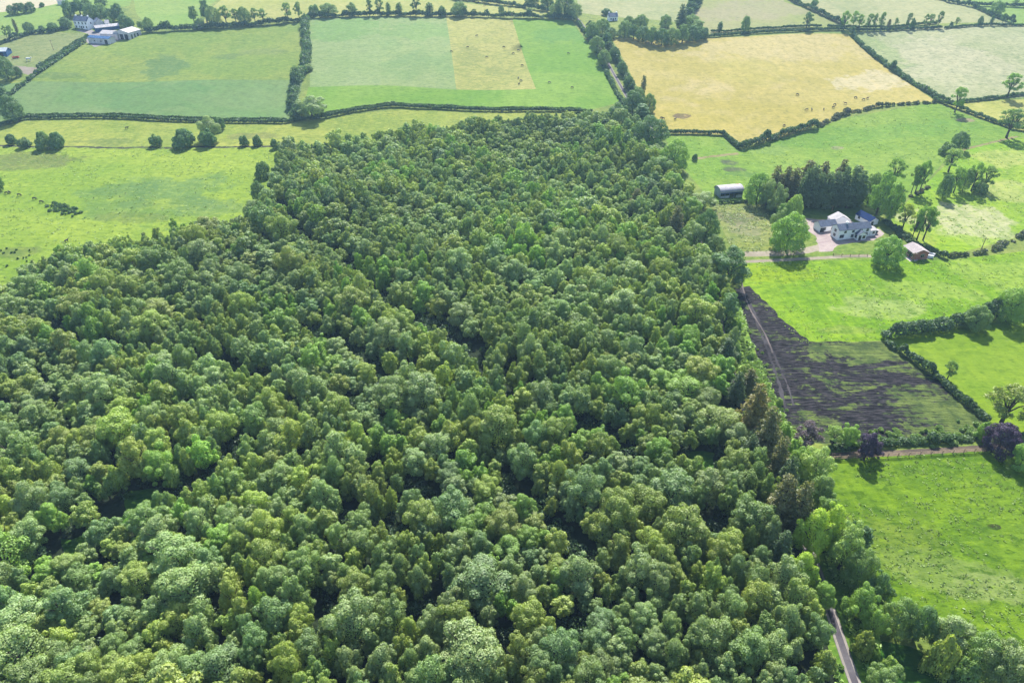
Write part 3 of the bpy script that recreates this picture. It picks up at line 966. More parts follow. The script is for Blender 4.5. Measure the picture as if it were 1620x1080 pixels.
g_edge = 'trees along the right edge of the wood'
for a in [
    (1026, 236, 52, 56, 'round', C_DEEP, 'big dark round tree where the lane leaves the top of the wood'),
    (1064, 270, 50, 46, 'round', C_GREEN, 'full green tree just below the big dark round tree'),
    (1034, 252, 24, 30, 'round', C_GREY, 'small grey-green tree at the foot of the big dark round tree'),
    (1040, 282, 34, 38, 'broad', C_MID, 'squat green dome left of the full green tree'),
    (1062, 306, 34, 36, 'round', C_GREEN, 'bright-topped tree above the dark conifers of the wood edge'),
    (1086, 320, 30, 24, 'tall', C_YEL, 'yellow-green tree facing the barn across the rough grass'),
    (1112, 330, 26, 36, 'ragged', C_GREY, 'grey-green scrubby tree opposite the barn'),
    (1113, 388, 58, 40, 'round', C_DEEP, 'dark tree with shaded side towards the rough paddock'),
    (1092, 352, 40, 30, 'tall', C_GREEN, 'tall green tree left of the shaded dark tree'),
    (1096, 396, 42, 34, 'ragged', C_GREY, 'pale grey-green tree in front of the shaded dark tree'),
    (1128, 404, 34, 34, 'round', C_MID, 'mid-green tree at the corner of the rough paddock'),
    (1150, 455, 66, 56, 'tall', C_DEEP, 'dark upright tree at the end of the house drive'),
    (1116, 448, 42, 44, 'broad', C_GREY, 'broad pale tree left of the dark upright tree at the drive'),
    (1158, 565, 22, 26, 'bush', C_MID, 'low green thicket beside the muddy plot track'),
    (1000, 178, 34, 34, 'round', C_DEEP, 'dark tree beside the lane at the top of the wood'),
    (976, 196, 30, 34, 'broad', C_DEEP, 'dark spreading tree at the top right corner of the wood'),
    (1014, 196, 30, 24, 'slim', C_DEEP, 'narrow dark tree right of the lane by the golden field'),
]:
    T(*a[:6], 'edge_tree', a[6], 'tree', g_edge)
g_pine = 'pines along the right edge of the wood'
for a in [
    (1005, 336, 36, 26, C_BROWN, 'leftmost brownish pine of the upper pine group'),
    (1026, 322, 34, 24, C_CONE, 'dark pine behind the leftmost brownish pine'),
    (1053, 330, 38, 24, C_CONE, 'dark green conifer just under the bright-topped tree'),
    (1042, 352, 36, 22, C_CONE, 'dark conifer on the lower side of the upper pine group'),
    (1066, 378, 50, 34, C_BROWN, 'tall grey-brown pine at the lower end of the upper pine group'),
    (1060, 352, 34, 20, C_CONE, 'slim dark conifer above the tall grey-brown pine'),
    (1146, 580, 44, 40, C_CONE, 'lone dark conifer beside the muddy plot track'),
    (1160, 640, 50, 34, C_CONE, 'grey-green conifer behind the rusty pine'),
    (1180, 626, 42, 36, C_BROWN, 'brown-topped conifer touching the grassy verge'),
    (1184, 690, 78, 58, C_RUST, 'rusty orange-tinted pine beside the verge'),
    (1204, 726, 78, 54, C_BROWN, 'olive-brown pine in front of the rusty pine'),
    (1180, 738, 50, 40, C_CONE, 'dark conifer at the left foot of the olive-brown pine'),
    (1222, 762, 70, 44, C_BROWN, 'upper brown pine of the lower pine group'),
    (1236, 790, 66, 44, C_CONE, 'deep green pine between the brown pines of the lower group'),
    (1224, 842, 86, 62, C_BROWN, 'widest brown pine, its boughs hanging over the wood edge'),
    (1250, 850, 84, 58, C_BROWN, 'brown pine next to the bright green roadside trees'),
    (1226, 900, 60, 44, C_CONE, 'dark pine under the widest brown pine'),
]:
    T(*a[:4], 'pine', a[4], 'pine_tree', a[5], 'pine tree', g_pine)
g_road = 'roadside trees along the lane'
for i, a in enumerate([
    (1284, 764, 56, 46, 'ragged', C_PALE, 'light green tree at the end of the timber fence'),
    (1262, 742, 36, 34, 'round', C_GREEN, 'small leafy tree left of the light green tree by the fence'),
    (1292, 800, 50, 42, 'round', C_MID, 'green tree on the field corner below the fence end'),
    (1300, 832, 46, 36, 'ragged', C_MID, 'scrubby tree above the bright roadside trees'),
    (1274, 880, 78, 66, 'lobed', C_BRIGHT, 'left bright green tree where the lane disappears'),
    (1302, 872, 76, 62, 'lobed', C_BRIGHT, 'tallest bright yellow-green tree beside the lane'),
    (1326, 900, 70, 54, 'ragged', C_PALE, 'bright green tree leaning over the meadow edge'),
    (1260, 926, 54, 56, 'lobed', C_BRIGHT, 'bright green rounded tree left of the lane'),
    (1337, 868, 44, 22, 'slim', C_DEEP, 'narrow dark tree on the meadow edge, the left of two'),
    (1357, 876, 44, 24, 'slim', C_DEEP, 'narrow dark tree on the meadow edge, the right of two'),
    (1350, 930, 66, 50, 'round', C_MID, 'dense green tree right of the lane bend'),
    (1379, 956, 54, 48, 'lobed', C_DEEP, 'dense dark-sided tree against the big meadow'),
    (1352, 980, 52, 48, 'ragged', C_GREEN, 'leafy tree close to the right side of the lane'),
    (1360, 1034, 34, 32, 'bush', C_OLIVE, 'small olive bush at the lane side by the meadow corner'),
    (1296, 958, 36, 40, 'round', C_GREEN, 'small tree overhanging the lane and splitting its view'),
    (1374, 1010, 46, 36, 'ragged', C_GREEN, 'thin tree at the tip of the shaded meadow corner'),
    (1412, 1000, 58, 52, 'round', C_MID, 'large green tree at the head of the hedge line to the corner'),
    (1444, 1012, 60, 54, 'lobed', C_DEEP, 'second tree of the hedge line from the lane'),
    (1474, 1064, 62, 42, 'bush', C_OLIVE, 'olive bush bulging towards the shaded corner meadow'),
    (1488, 1028, 60, 54, 'tall', C_GREY, 'grey-green tree in the middle of the hedge line'),
    (1540, 1064, 68, 66, 'round', C_MID, 'big rounded tree in the lower right hedge line'),
    (1574, 1086, 74, 70, 'broad', C_GREY, 'broad pale tree on the bottom edge of the photo'),
    (1612, 1092, 66, 60, 'round', C_MID, 'tree cut off by the bottom right corner of the photo'),
    (1516, 1080, 40, 44, 'bush', C_MID, 'dark bush below the grey-green hedge tree'),
    (1388, 1100, 44, 48, 'ragged', C_MID, 'bushy tree at the bottom edge, right of the lane'),
    (1400, 1064, 26, 26, 'bush', C_PALE, 'pale small bush on the edge of the shaded corner meadow'),
    (1660, 1100, 70, 70, 'round', C_MID, 'tree just outside the bottom right corner'),
]):
    T(*a[:6], 'roadside_tree', a[6], 'tree', g_road)

# edge bushes along the grassy verge
g_vb = 'bushes on the grassy verge'
for i, a in enumerate([(1176, 590, 14, 14), (1186, 566, 10, 12), (1206, 640, 14, 16), (1222, 668, 18, 18), (1240, 690, 18, 20), (1232, 640, 10, 12), (1252, 720, 24, 22), (1196, 610, 12, 14), (1164, 520, 16, 16), (1158, 490, 14, 14)]):
    where = ('beside the plot', 'nearest the dark dot on the verge', 'in the middle of the verge', 'right of the rusty pine', 'near the purple shrub', 'on the plot edge', 'above the fence end',
             'left of the plot track', 'in the upper verge', 'at the muddy corner')[i]
    T(*a, 'bush', C_PALE if i % 2 else C_GREEN, 'bush', 'bright verge bush ' + where, 'bush', g_vb)

# wood trees by dart throwing
cell = 6.0
gridd = {}
TREES = []
xs0, xs1 = wood_poly[:, 0].min(), wood_poly[:, 0].max()
ys0, ys1 = wood_poly[:, 1].min(), wood_poly[:, 1].max()
rw = random.Random(11)


def hnoise(x, y):
    return (math.sin(x / 13.1 + 1.3) * math.sin(y / 17.7 + 0.2) + 0.6 * math.sin(x / 6.3 + y / 8.1) + 0.5 * math.sin(x / 23 - y / 11 + 2))


for _ in range(60000):
    x, y = rw.uniform(xs0, xs1), rw.uniform(ys0, ys1)
    if not inside(wood_poly, x, y):
        continue
    big = rw.random()
    rad = rw.uniform(1.6, 2.7) if big < 0.42 else (rw.uniform(2.6, 3.7) if big < 0.84 else (rw.uniform(3.8, 4.9) if big < 0.97 else rw.uniform(4.6, 5.1)))
    if lane_dist(x, y) < ((3.0 + rad) if y < 110 else (0.7 + rad * 0.32)):
        continue
    bad = False
    for g_, gr in GAPW + GLADES:
        if (g_.x - x) ** 2 + (g_.y - y) ** 2 < (gr + rad * 0.45) ** 2:
            bad = True
            break
    if bad:
        continue
    for fa, fb in FURR:
        t_ = max(0, min(1, ((x - fa.x) * (fb.x - fa.x) + (y - fa.y) * (fb.y - fa.y)) / (fb - fa).length_squared))
        if (fa.x + (fb.x - fa.x) * t_ - x) ** 2 + (fa.y + (fb.y - fa.y) * t_ - y) ** 2 < (1.3 + rad * 0.5) ** 2:
            bad = True
            break
    if bad:
        continue
    for ex, ey, er in EDGE:
        if (ex - x) ** 2 + (ey - y) ** 2 < (0.7 * (er + rad)) ** 2:
            bad = True
            break
    if bad:
        continue
    ci, cj = int(x // cell), int(y // cell)
    for i in range(ci - 2, ci + 3):
        for j in range(cj - 2, cj + 3):
            for (tx, ty, tr) in gridd.get((i, j), ()):
                if (tx - x) ** 2 + (ty - y) ** 2 < (0.585 * (tr + rad)) ** 2:
                    bad = True
                    break
            if bad:
                break
        if bad:
            break
    if bad:
        continue
    gridd.setdefault((ci, cj), []).append((x, y, rad))
    TREES.append((x, y, rad))

TINTS = [('mid-green', (0.078, 0.120, 0.042), 0.28), ('olive-green', (0.094, 0.130, 0.036), 0.19), ('yellow-green', (0.112, 0.152, 0.038), 0.10), ('grey-green', C_GREY, 0.20), ('blue-green', C_BLUE, 0.12),
         ('fresh green', C_GREEN, 0.11)]
STY = [('round', 'domed'), ('broad', 'spreading'), ('tall', 'upright'), ('twin', 'two-headed'), ('ragged', 'ragged'), ('lobed', 'many-lobed')]


def attrs(x, y, rad):
    q = 0.5 + 0.22 * hnoise(x * 0.8 + 40, y * 0.8) + rw.uniform(-0.42, 0.42)
    q = min(0.999, max(0, q))
    acc = 0
    for nm, c, w in TINTS:
        acc += w
        if q < acc:
            break
    st, sw = STY[rw.choices(range(6), (3.4, 2.6, 0.8, 2, 2.2, 3.4))[0]]
    if rad < 2.7 and st == 'broad':
        st, sw = 'round', 'domed'
    h = 3.9 + 1.55 * rad + 1.6 * hnoise(x, y) + rw.uniform(-1.0, 1.2)
    return nm, c, st, sw, max(4.2, h)


info = []
for (x, y, rad) in TREES:
    nm, c, st, sw, h = attrs(x, y, rad)
    z = float(terr(x, y))
    zc = z + h * 0.6
    dx, dy, dz = x, y, zc - CAM_H
    dep = dy * CP - dz * SP
    ux = 810 + FOC * dx / dep
    uy = 540 - FOC * (dy * SP + dz * CP) / dep
    infr = (-10 < ux < 1630 and -20 < uy < 1095) and dep > 0
    info.append((rad / dep if infr else 0, x, y, z, rad, h, nm, c, st, sw, ux, uy))
order = sorted(range(len(info)), key=lambda i: -info[i][0])
N_IND = 298
ind = set(order[:N_IND])
# landmarks for the words on the labels
LM = [('the larger glade', P(218, 806).to_2d()), ('the smaller glade', P(113, 872).to_2d()), ('the lane', P(1320, 985).to_2d()),
      ('the widest brown pine', P(1224, 842).to_2d()), ('the green opening', P(1106, 742).to_2d()), ('the bottom-left corner', P(0, 1080).to_2d()),
      ('bottom centre', P(810, 1080).to_2d()), ('the mid-wood gap', P(692, 913).to_2d()), ('the left-edge gap', P(7, 655).to_2d())]
NUM = ['under one', 'one', 'two', 'three', 'four', 'five', 'six', 'seven', 'eight', 'nine', 'ten', 'eleven', 'twelve', 'thirteen', 'fourteen', 'fifteen']
seen = set()


def wood_label(x, y, rad, h, nm, sw):
    size = 'small' if rad < 2.7 else ('large' if rad > 3.75 else 'mid-sized')
    cands = sorted(LM, key=lambda l: (l[1].x - x) ** 2 + (l[1].y - y) ** 2)
    for lname, lp in cands:
        if size == 'mid-sized':
            size = 'middling'
        dx, dy = x - lp.x, y - lp.y
        d = round(math.hypot(dx, dy) / 6.0)
        a = math.degrees(math.atan2(dy, dx)) % 360
        dr = ['right of', 'behind and right of', 'behind', 'behind and left of', 'left of', 'in front and left of', 'in front of', 'in front and right of'][int((a + 22.5) // 45) % 8]
        lab = f'{size} {nm} {sw} crown {NUM[min(d, 15)]} crown{"s" if d != 1 else ""} {dr} {lname}'
        if lab not in seen:
            seen.add(lab)
            return lab
    return lab


far_parts, far_tint = [], []
LOD = {}


def lod(style, i, level):
    key = (style, i, level)
    if key not in LOD:
        H, Rr = PROTO[(style, i)][:2]
        n, leaf = ((4200, 0.225), (2500, 0.30))[level]
        LOD[key] = crown_arrays(style, H, Rr, n, leaf, 900 + i + level * 7 + sum(map(ord, style)))
    return LOD[key]


tr_boxes = MB()
for k in order:
    s_, x, y, z, rad, h, nm, c, st, sw, ux, uy = info[k]
    tone = 1 + 0.13 * math.sin(x / 29 + 1.0) * math.sin(y / 37 + 2.0) + 0.05 * math.sin(x / 11 + y / 15)
    col = tuple(v * tone for v in jitcol(c, 0.10))
    if k in ind:
        tree('woodland_tree', (x, y, z), h, rad, st, col, wood_label(x, y, rad, h, nm, sw), 'tree', 'trees of the near part of the wood')
    else:
        i = rw.randrange(NV[st])
        H, Rr = PROTO[(st, i)][:2]
        d = math.hypot(x, y)
        q, t = lod(st, i, 0 if d < 215 else 1)
        a = rw.uniform(0, 6.28)
        ca, sa = math.cos(a), math.sin(a)
        sx, sz = rad / Rr, h / H
        w = np.empty_like(q)
        w[..., 0] = (q[..., 0] * ca - q[..., 1] * sa) * sx + x
        w[..., 1] = (q[..., 0] * sa + q[..., 1] * ca) * sx + y
        w[..., 2] = q[..., 2] * sz + z
        far_parts.append(w.reshape(-1, 3).astype(np.float32))
        far_tint.append(t * np.array(col, np.float32))
        tr_boxes.tube([(x, y, z - 0.3), (x, y, z + h * 0.6)], [0.2, 0.08], 4)
fv = np.concatenate(far_parts)
nq = len(fv) // 4
fw = link('distant_wood', np_mesh('distant_wood', fv, np.arange(nq * 4).reshape(nq, 4), [M_FOL], np.concatenate(far_tint)))
tag(fw, 'closed canopy of the rest of the wood, receding to the far fields', 'wood', kind='stuff')
tw = link('distant_wood_trunks', tr_boxes.mesh('distant_wood_trunks', M_BARK))
tag(tw, 'tree stems under the closed canopy of the wood', 'stems', kind='stuff')
print('wood trees', len(TREES), 'far quads', nq)

# undergrowth in the wood, one mass
up, un, ut = [], [], []
ru = np.random.default_rng(5)
cnt = 0
pts = []
while cnt < 6500:
    x, y = ru.uniform(xs0, xs1), ru.uniform(ys0, ys1)
    cnt += 1
    if not inside(wood_poly, x, y) or lane_dist(x, y) < 3.0 or any((g_.x - x) ** 2 + (g_.y - y) ** 2 < (gr * 0.8) ** 2 for g_, gr in GLADES):
        continue
    pts.append((x, y))
for g_, gr in GAPW:
    for _ in range(7):
        pts.append((g_.x + ru.normal() * gr * 0.6, g_.y + ru.normal() * gr * 0.6))
for fa, fb in FURR:
    for _ in range(int((fb - fa).length / 0.9)):
        q_ = fa.lerp(fb, ru.random())
        pts.append((q_.x + ru.normal() * 0.9, q_.y + ru.normal() * 0.9))
uq, uc = [], []
for (x, y) in pts:
    r_ = ru.uniform(0.6, 1.7)
    p, nn = sample_lumps([(x, y, float(terr(x, y)) + r_ * 0.6, r_, r_, r_)], 70, -0.2, 0.7, r=ru)
    uq.append(leaf_quads(p, nn, np.full(len(p), 0.22), ru))
    uc.append(np.tile(np.array(C_DEEP) * 1.1 * ru.uniform(0.7, 1.3), (len(p), 1)))
uq = np.concatenate(uq)
uo = link('undergrowth', np_mesh('undergrowth', uq.reshape(-1, 3), np.arange(len(uq) * 4).reshape(-1, 4), [M_FOL], np.concatenate(uc)))
tag(uo, 'low dark undergrowth on the floor of the wood', 'undergrowth', kind='stuff')

# ------------------------------------------------------------------ hedges
def hedge(pix, h, w, col, label, lump=0.5, gap=0.0, leafk=1.0, group='field hedges', name='hedge', cat='hedge'):
    lump = lump * 1.25 + 0.05
    pts = [P(*p) for p in pix]
    line = []
    for a, b in zip(pts[:-1], pts[1:]):
        n = max(1, int((b - a).length / 1.1))
        line += [a.lerp(b, k / n) for k in range(n)]
    line.append(pts[-1])
    r = np.random.default_rng(int(abs(pix[0][0] * 7 + pix[0][1] * 3)) + len(pix))
    L = []
    ph = r.uniform(0, 6)
    for k, p in enumerate(line):
        if gap and r.random() < gap:
            continue
        hh = h * (1 + lump * (0.5 * math.sin(k * 0.31 + ph) * math.sin(k * 0.113 + 2 * ph) + r.uniform(-0.35, 0.35)))
        ww = w * (1 + lump * r.uniform(-0.3, 0.3)) / 2
        if lump > 0.45 and r.random() < 0.07:
            hh, ww = hh * r.uniform(1.3, 1.7), ww * 1.25
        zz = float(terr(p.x, p.y))
        ox, oy = r.uniform(-.2, .2) * w * lump, r.uniform(-.2, .2) * w * lump
        L.append((p.x + ox, p.y + oy, zz + hh * 0.45, max(0.75, ww), max(0.75, ww), hh * 0.55))
    mid = line[len(line) // 2]
    dist = math.hypot(mid.x, mid.y)
    leaf = min(0.5, 0.15 + dist * 0.0007) * leafk
    per = (2 * h + w) * 1.1
    n = int(len(L) * per * 2.6 / (1.35 * leaf * leaf))
    n = min(n, 42000)
    p, nn = sample_lumps(L, n, -0.25, 0.6, (0.7, 1.08), r=r)
    c0 = line[0]
    q = leaf_quads(p - np.array([c0.x, c0.y, c0.z]), nn, np.full(len(p), leaf), r)
    t = np.clip(r.normal(1, 0.16, (len(p), 1)) * (1 + r.normal(0, .05, (len(p), 3))), 0.5, 1.7)
    o = link(name, np_mesh(name, q.reshape(-1, 3), np.arange(len(q) * 4).reshape(-1, 4), [M_FOL], t), None, c0)
    o.color = (*col, 1)
    tag(o, label, cat, group)
    return o


D1 = (0.068, 0.120, 0.046)
D2 = (0.085, 0.145, 0.058)
for a in [
    ([(-60, 212), (0, 200), (45, 188), (120, 187), (250, 191), (330, 194), (452, 195)], 1.8, 2.0, D1, 'trimmed dark hedge along the bottom of the blue-green pasture, front line of two', 0.25),
    ([(45, 183), (120, 182.5), (250, 186), (330, 189), (452, 190)], 1.2, 1.1, D1, 'thin back line of the double hedge below the blue-green pasture', 0.3),
    ([(456, 194), (520, 186), (560, 177), (620, 169), (700, 173), (800, 177), (935, 179)], 1.9, 2.0, D1, 'trimmed dark hedge along the bottom of the bright green pasture, front line of two', 0.25),
    ([(500, 184), (560, 172.5), (620, 165), (700, 169), (800, 173), (920, 175)], 1.2, 1.1, D1, 'thin back line of the double hedge below the bright green pasture', 0.3),
    ([(232, 52), (300, 48), (400, 42), (478, 34)], 3.4, 3.4, D1, 'tall dark hedge along the top of the olive-green pasture', 0.5),
    ([(486, 29), (560, 27), (640, 26), (720, 26), (800, 29), (905, 32)], 3.2, 3.4, D1, 'tall dark hedge along the top of the four grazing strips', 0.6),
    ([(484, 34), (483, 60), (488, 92), (478, 118), (466, 140), (463, 170), (470, 188)], 4.2, 4.6, D2, 'bushy overgrown hedge between the olive pasture and the grazing strips', 0.8),
    ([(138, 60), (100, 84), (62, 110)], 2.0, 2.6, D1, 'dark diagonal hedge below the farm sheds, upper line of two', 0.4),
    ([(134, 68), (100, 90), (62, 116), (40, 132), (10, 156)], 1.8, 2.4, D2, 'lumpy diagonal hedge beside the olive pasture, lower line of two', 0.7),
    ([(914, 36), (934, 64), (948, 92), (960, 118), (978, 152), (984, 164)], 2.0, 2.4, D2, 'hedge on the left side of the far lane', 0.6),
    ([(932, 44), (962, 76), (986, 116), (1002, 152)], 3.0, 3.4, D1, 'hedge on the right side of the far lane beside the golden field', 0.7),
    ([(1112, 60), (1180, 54.5), (1260, 50.5), (1335, 48), (1350, 50), (1430, 48), (1488, 46)], 1.8, 2.0, D1, 'trimmed hedge along the top of the golden field, front line of two', 0.25),
    ([(1126, 52), (1200, 47.5), (1298, 43.5)], 1.7, 1.7, D1, 'back line of the double hedge above the golden field', 0.25),
    ([(1310, 43.5), (1400, 45), (1480, 38)], 1.7, 1.8, D1, 'hedge at the feet of the slim tree row', 0.3),
    ([(1495, 46), (1560, 41), (1740, 36)], 1.6, 1.8, D1, 'trimmed hedge running to the right edge above the pale field', 0.25),
    ([(1345, 54), (1362, 72), (1385, 92), (1430, 124), (1480, 155), (1500, 162)], 2.2, 2.6, D2, 'lumpy hedge between the golden field and the pale field', 0.7),
    ([(1480, 160), (1545, 184), (1600, 204), (1680, 214)], 2.0, 2.4, D2, 'hedge sloping down to the right below the small yellow-green field', 0.6),
    ([(1502, 164), (1545, 160), (1620, 150), (1740, 138)], 1.5, 1.8, D2, 'low hedge between the pale field and the small yellow-green field', 0.4),
    ([(1046, 212), (1090, 212), (1144, 214)], 2.2, 2.2, D1, 'clipped hedge at the lower left of the golden field', 0.15),
    ([(1145, 214), (1156, 224), (1170, 236)], 2.2, 2.4, D1, 'short clipped hedge cutting the corner of the golden field', 0.2),
    ([(1172, 236), (1200, 228), (1230, 218), (1264, 208), (1290, 202)], 3.0, 3.2, D1, 'bushy dark hedge along the lower edge of the golden field', 0.6),
    ([(1292, 202), (1316, 190), (1340, 180), (1380, 172)], 1.6, 2.8, (0.09, 0.10, 0.055), 'scruffy brownish scrub hedge where the golden field rounds the knoll', 0.9),
    ([(1380, 171), (1410, 167), (1440, 165), (1478, 163)], 1.4, 2.2, (0.08, 0.10, 0.05), 'patchy low hedge on the crest of the knoll', 0.9),
    ([(1240, -6), (1260, 6), (1300, 24), (1334, 40)], 2.6, 3.0, D1, 'dark hedge descending from the top towards the slim tree row', 0.6),
    ([(1462, -8), (1500, 4), (1540, 12), (1570, 26), (1604, 38)], 2.4, 2.8, D1, 'dark hedge in the far top-right corner', 0.6),
    ([(1540, 10), (1600, 11), (1740, 12)], 2.4, 2.6, D1, 'far dark hedge touching the right edge near the top', 0.4),
    ([(1108, -10), (1098, 12), (1086, 30)], 5.5, 6.0, D1, 'tall overgrown hedge climbing from the cottage woodland to the top edge', 0.7),
    ([(690, -6), (760, 4), (830, 13), (872, 20)], 3.0, 3.2, D1, 'far dark tree hedge behind the yellow-green field', 0.7),
    ([(104, 47), (75, 52), (50, 54), (0, 70)], 2.2, 2.6, D1, 'hedge along the top of the grey-green paddock', 0.7),
    ([(1402, 536), (1440, 528), (1500, 518), (1560, 506), (1660, 484)], 3.4, 3.6, D1, 'thick tall hedge above the smooth meadow on the right', 0.6),
    ([(1404, 545), (1440, 568), (1480, 598), (1520, 632), (1558, 664)], 1.9, 2.0, D1, 'low diagonal hedge between the ploughed plot and the smooth meadow', 0.5),
    ([(1308, 711), (1360, 706), (1420, 702), (1480, 697), (1550, 692)], 1.2, 2.2, (0.07, 0.125, 0.035), 'leafy hedge bank above the gravel track', 0.7),
    ([(1600, 702), (1660, 694)], 3.2, 3.6, D1, 'dark hedge right of the purple tree at the photo edge', 0.5),
    ([(1140, 322), (1160, 321), (1180, 320)], 1.4, 1.6, D1, 'short clipped hedge in front of the barn', 0.3),
    ([(1402, 352), (1420, 368), (1440, 385), (1462, 396), (1490, 407)], 1.7, 2.2, D1, 'dark garden hedge behind the brick bungalow', 0.8),
    ([(1500, 406), (1530, 404), (1572, 398)], 1.0, 1.6, (0.10, 0.125, 0.05), 'gappy scrub line right of the bungalow', 0.9),
    ([(1572, 396), (1590, 386), (1620, 372), (1700, 350)], 1.5, 2.4, (0.10, 0.12, 0.06), 'scruffy stony hedge climbing the sunny slope', 0.9),
    ([(1400, 334), (1424, 318), (1450, 308), (1470, 296)], 0.9, 1.5, (0.10, 0.11, 0.06), 'low brown bank with scrub behind the three-stemmed trees', 0.9),
    ([(452, 240), (440, 262), (436, 290), (424, 330)], 1.2, 1.6, D2, 'low scrub line at the upper left edge of the wood', 0.9),
    ([(1216, 330), (1224, 345), (1232, 352)], 2.4, 3.0, D2, 'scrubby hedge at the barn side of the mixed trees', 0.8),
]:
    gap = 0.35 if a[5] >= 0.9 else 0.0
    hedge(a[0], a[1], a[2], a[3], a[4], a[5], gap)

# ------------------------------------------------------------------ trees of the fields
def row(group, name, cat, items):
    for a in items:
        px, py, hp, wp, st, col, lab = a
        T(px, py, hp, wp, st, col, name, lab, cat, group)


row('dark trees around the farm', 'farm_tree', 'tree', [
    (20, 23, 14, 14, 'round', C_DEEP, 'leftmost dark tree under the cream field'),
    (29, 22, 16, 12, 'tall', C_DEEP, 'second dark tree from the left under the cream field'),
    (38, 21, 16, 14, 'round', C_DEEP, 'third dark tree from the left under the cream field'),
    (50, 19, 15, 16, 'round', C_DEEP, 'right end tree of the clump under the cream field'),
    (67, 11, 6, 9, 'bush', C_DEEP, 'tiny bush right of the clump under the cream field'),
    (48, 52, 17, 17, 'round', C_DEEP, 'dark round tree on the hedge above the paddock'),
    (67, 51, 9, 12, 'bush', C_DEEP, 'low bush on the paddock hedge next to the round tree'),
    (85, 49, 13, 18, 'round', C_DEEP, 'dark tree on the paddock hedge near the farmhouse'),
    (106, 44, 15, 18, 'round', C_DEEP, 'dark tree at the left end of the farmhouse'),
    (112, 26, 24, 22, 'round', C_DEEP, 'leftmost big tree behind the farmhouse'),
    (128, 24, 26, 24, 'lobed', C_DEEP, 'tall dark tree behind the farmhouse chimneys'),
    (148, 30, 24, 24, 'round', C_DEEP, 'dark tree behind the right gable of the farmhouse'),
    (162, 26, 20, 22, 'round', C_MID, 'lighter tree farther behind the farmhouse'),
    (177, 34, 20, 22, 'round', C_DEEP, 'dark tree behind the blue shed'),
    (190, 34, 26, 18, 'tall', C_DEEP, 'tall pointed dark tree right of the farmhouse group'),
    (199, 42, 18, 20, 'round', C_DEEP, 'dark tree behind the largest shed'),
    (206, 45, 15, 18, 'bush', C_DEEP, 'low dark tree at the right end of the farm group'),
    (174, 41, 12, 12, 'bush', C_MID, 'bush between the farmhouse and the blue shed'),
    (225, 48, 14, 12, 'tall', C_MID, 'small tree just right of the largest shed'),
    (237, 50, 22, 16, 'round', C_MID, 'pale-topped tree at the end of the tall hedge by the farm'),
    (137, 13, 14, 18, 'round', C_DEEP, 'far dark tree at the top edge behind the farm'),
    (160, 8, 12, 20, 'round', C_DEEP, 'far dark tree at the top edge, right of the farm chimneys'),
    (14, 126, 36, 28, 'round', C_DEEP, 'large dark tree on the left edge by the small blue shed'),
    (31, 121, 16, 12, 'round', C_DEEP, 'small dark tree right of the large left-edge tree'),
    (3, 152, 14, 20, 'bush', C_DEEP, 'dark bushes on the left edge below the large tree'),
    (24, 190, 40, 34, 'round', C_DEEP, 'lone dark round tree at the left end of the blue-green pasture'),
    (2, 302, 34, 14, 'round', C_DEEP, 'dark tree half cut by the left edge of the lime pasture'),
])
row('slender trees on the paddock hedge', 'slender_tree', 'tree', [
    (12, 62, 20, 8, 'airy', C_MID, 'slender tree on the far left paddock hedge, left of a pair'),
    (20, 62, 20, 9, 'airy', C_MID, 'slender tree on the far left paddock hedge, right of a pair'),
    (30, 58, 26, 6, 'slim', C_BROWN, 'thin pointed brown tree leaning by the paddock hedge'),
])
row('bushes along the ditch', 'bush', 'bush', [
    (20, 228, 15, 18, 'bush', C_DEEP, 'leftmost small bush beside the ditch'),
    (40, 233, 14, 22, 'bush', C_DEEP, 'second bush from the left beside the ditch'),
    (72, 235, 25, 26, 'bush', C_MID, 'left half of the wide bush clump on the ditch'),
    (93, 234, 23, 26, 'bush', C_DEEP, 'right half of the wide bush clump on the ditch'),
    (248, 231, 17, 21, 'bush', C_DEEP, 'solitary round bush on the ditch'),
    (293, 232, 26, 38, 'bush', C_DEEP, 'large dark dome bush beside the pale willow clump'),
    (330, 230, 24, 28, 'bush', C_DEEP, 'dark bush in front of the pale willow clump'),
    (334, 222, 34, 36, 'broad', C_GREY, 'tall pale willow bush at the field junction'),
    (349, 206, 20, 18, 'bush', C_DEEP, 'dark bush behind the pale willow clump'),
    (387, 230, 15, 15, 'bush', C_DEEP, 'left of two small bushes right of the willow clump'),
    (408, 230, 15, 15, 'bush', C_DEEP, 'right of two small bushes right of the willow clump'),
    (436, 235, 14, 15, 'bush', C_DEEP, 'small bush at the upper left tip of the wood'),
    (459, 226, 10, 16, 'bush', C_MID, 'low bush just above the tip of the wood'),
    (418, 281, 24, 26, 'bush', C_MID, 'green bush in the lime pasture near the wood edge'),
    (411, 316, 30, 24, 'round', C_DEEP, 'dark rounded bush standing against the left edge of the wood'),
    (404, 345, 30, 34, 'round', C_GREY, 'grey-green bush merging into the left edge of the wood'),
    (478, 186, 22, 20, 'round', C_DEEP, 'dark small tree at the foot of the overgrown hedge'),
    (494, 186, 30, 50, 'broad', C_GREY, 'big feathery pale willow at the corner of the grazing strips'),
    (475, 120, 14, 20, 'bush', C_GREY, 'pale bush bulging from the overgrown hedge'),
    (488, 112, 10, 16, 'bush', C_GREY, 'small pale bush right of the overgrown hedge'),
])
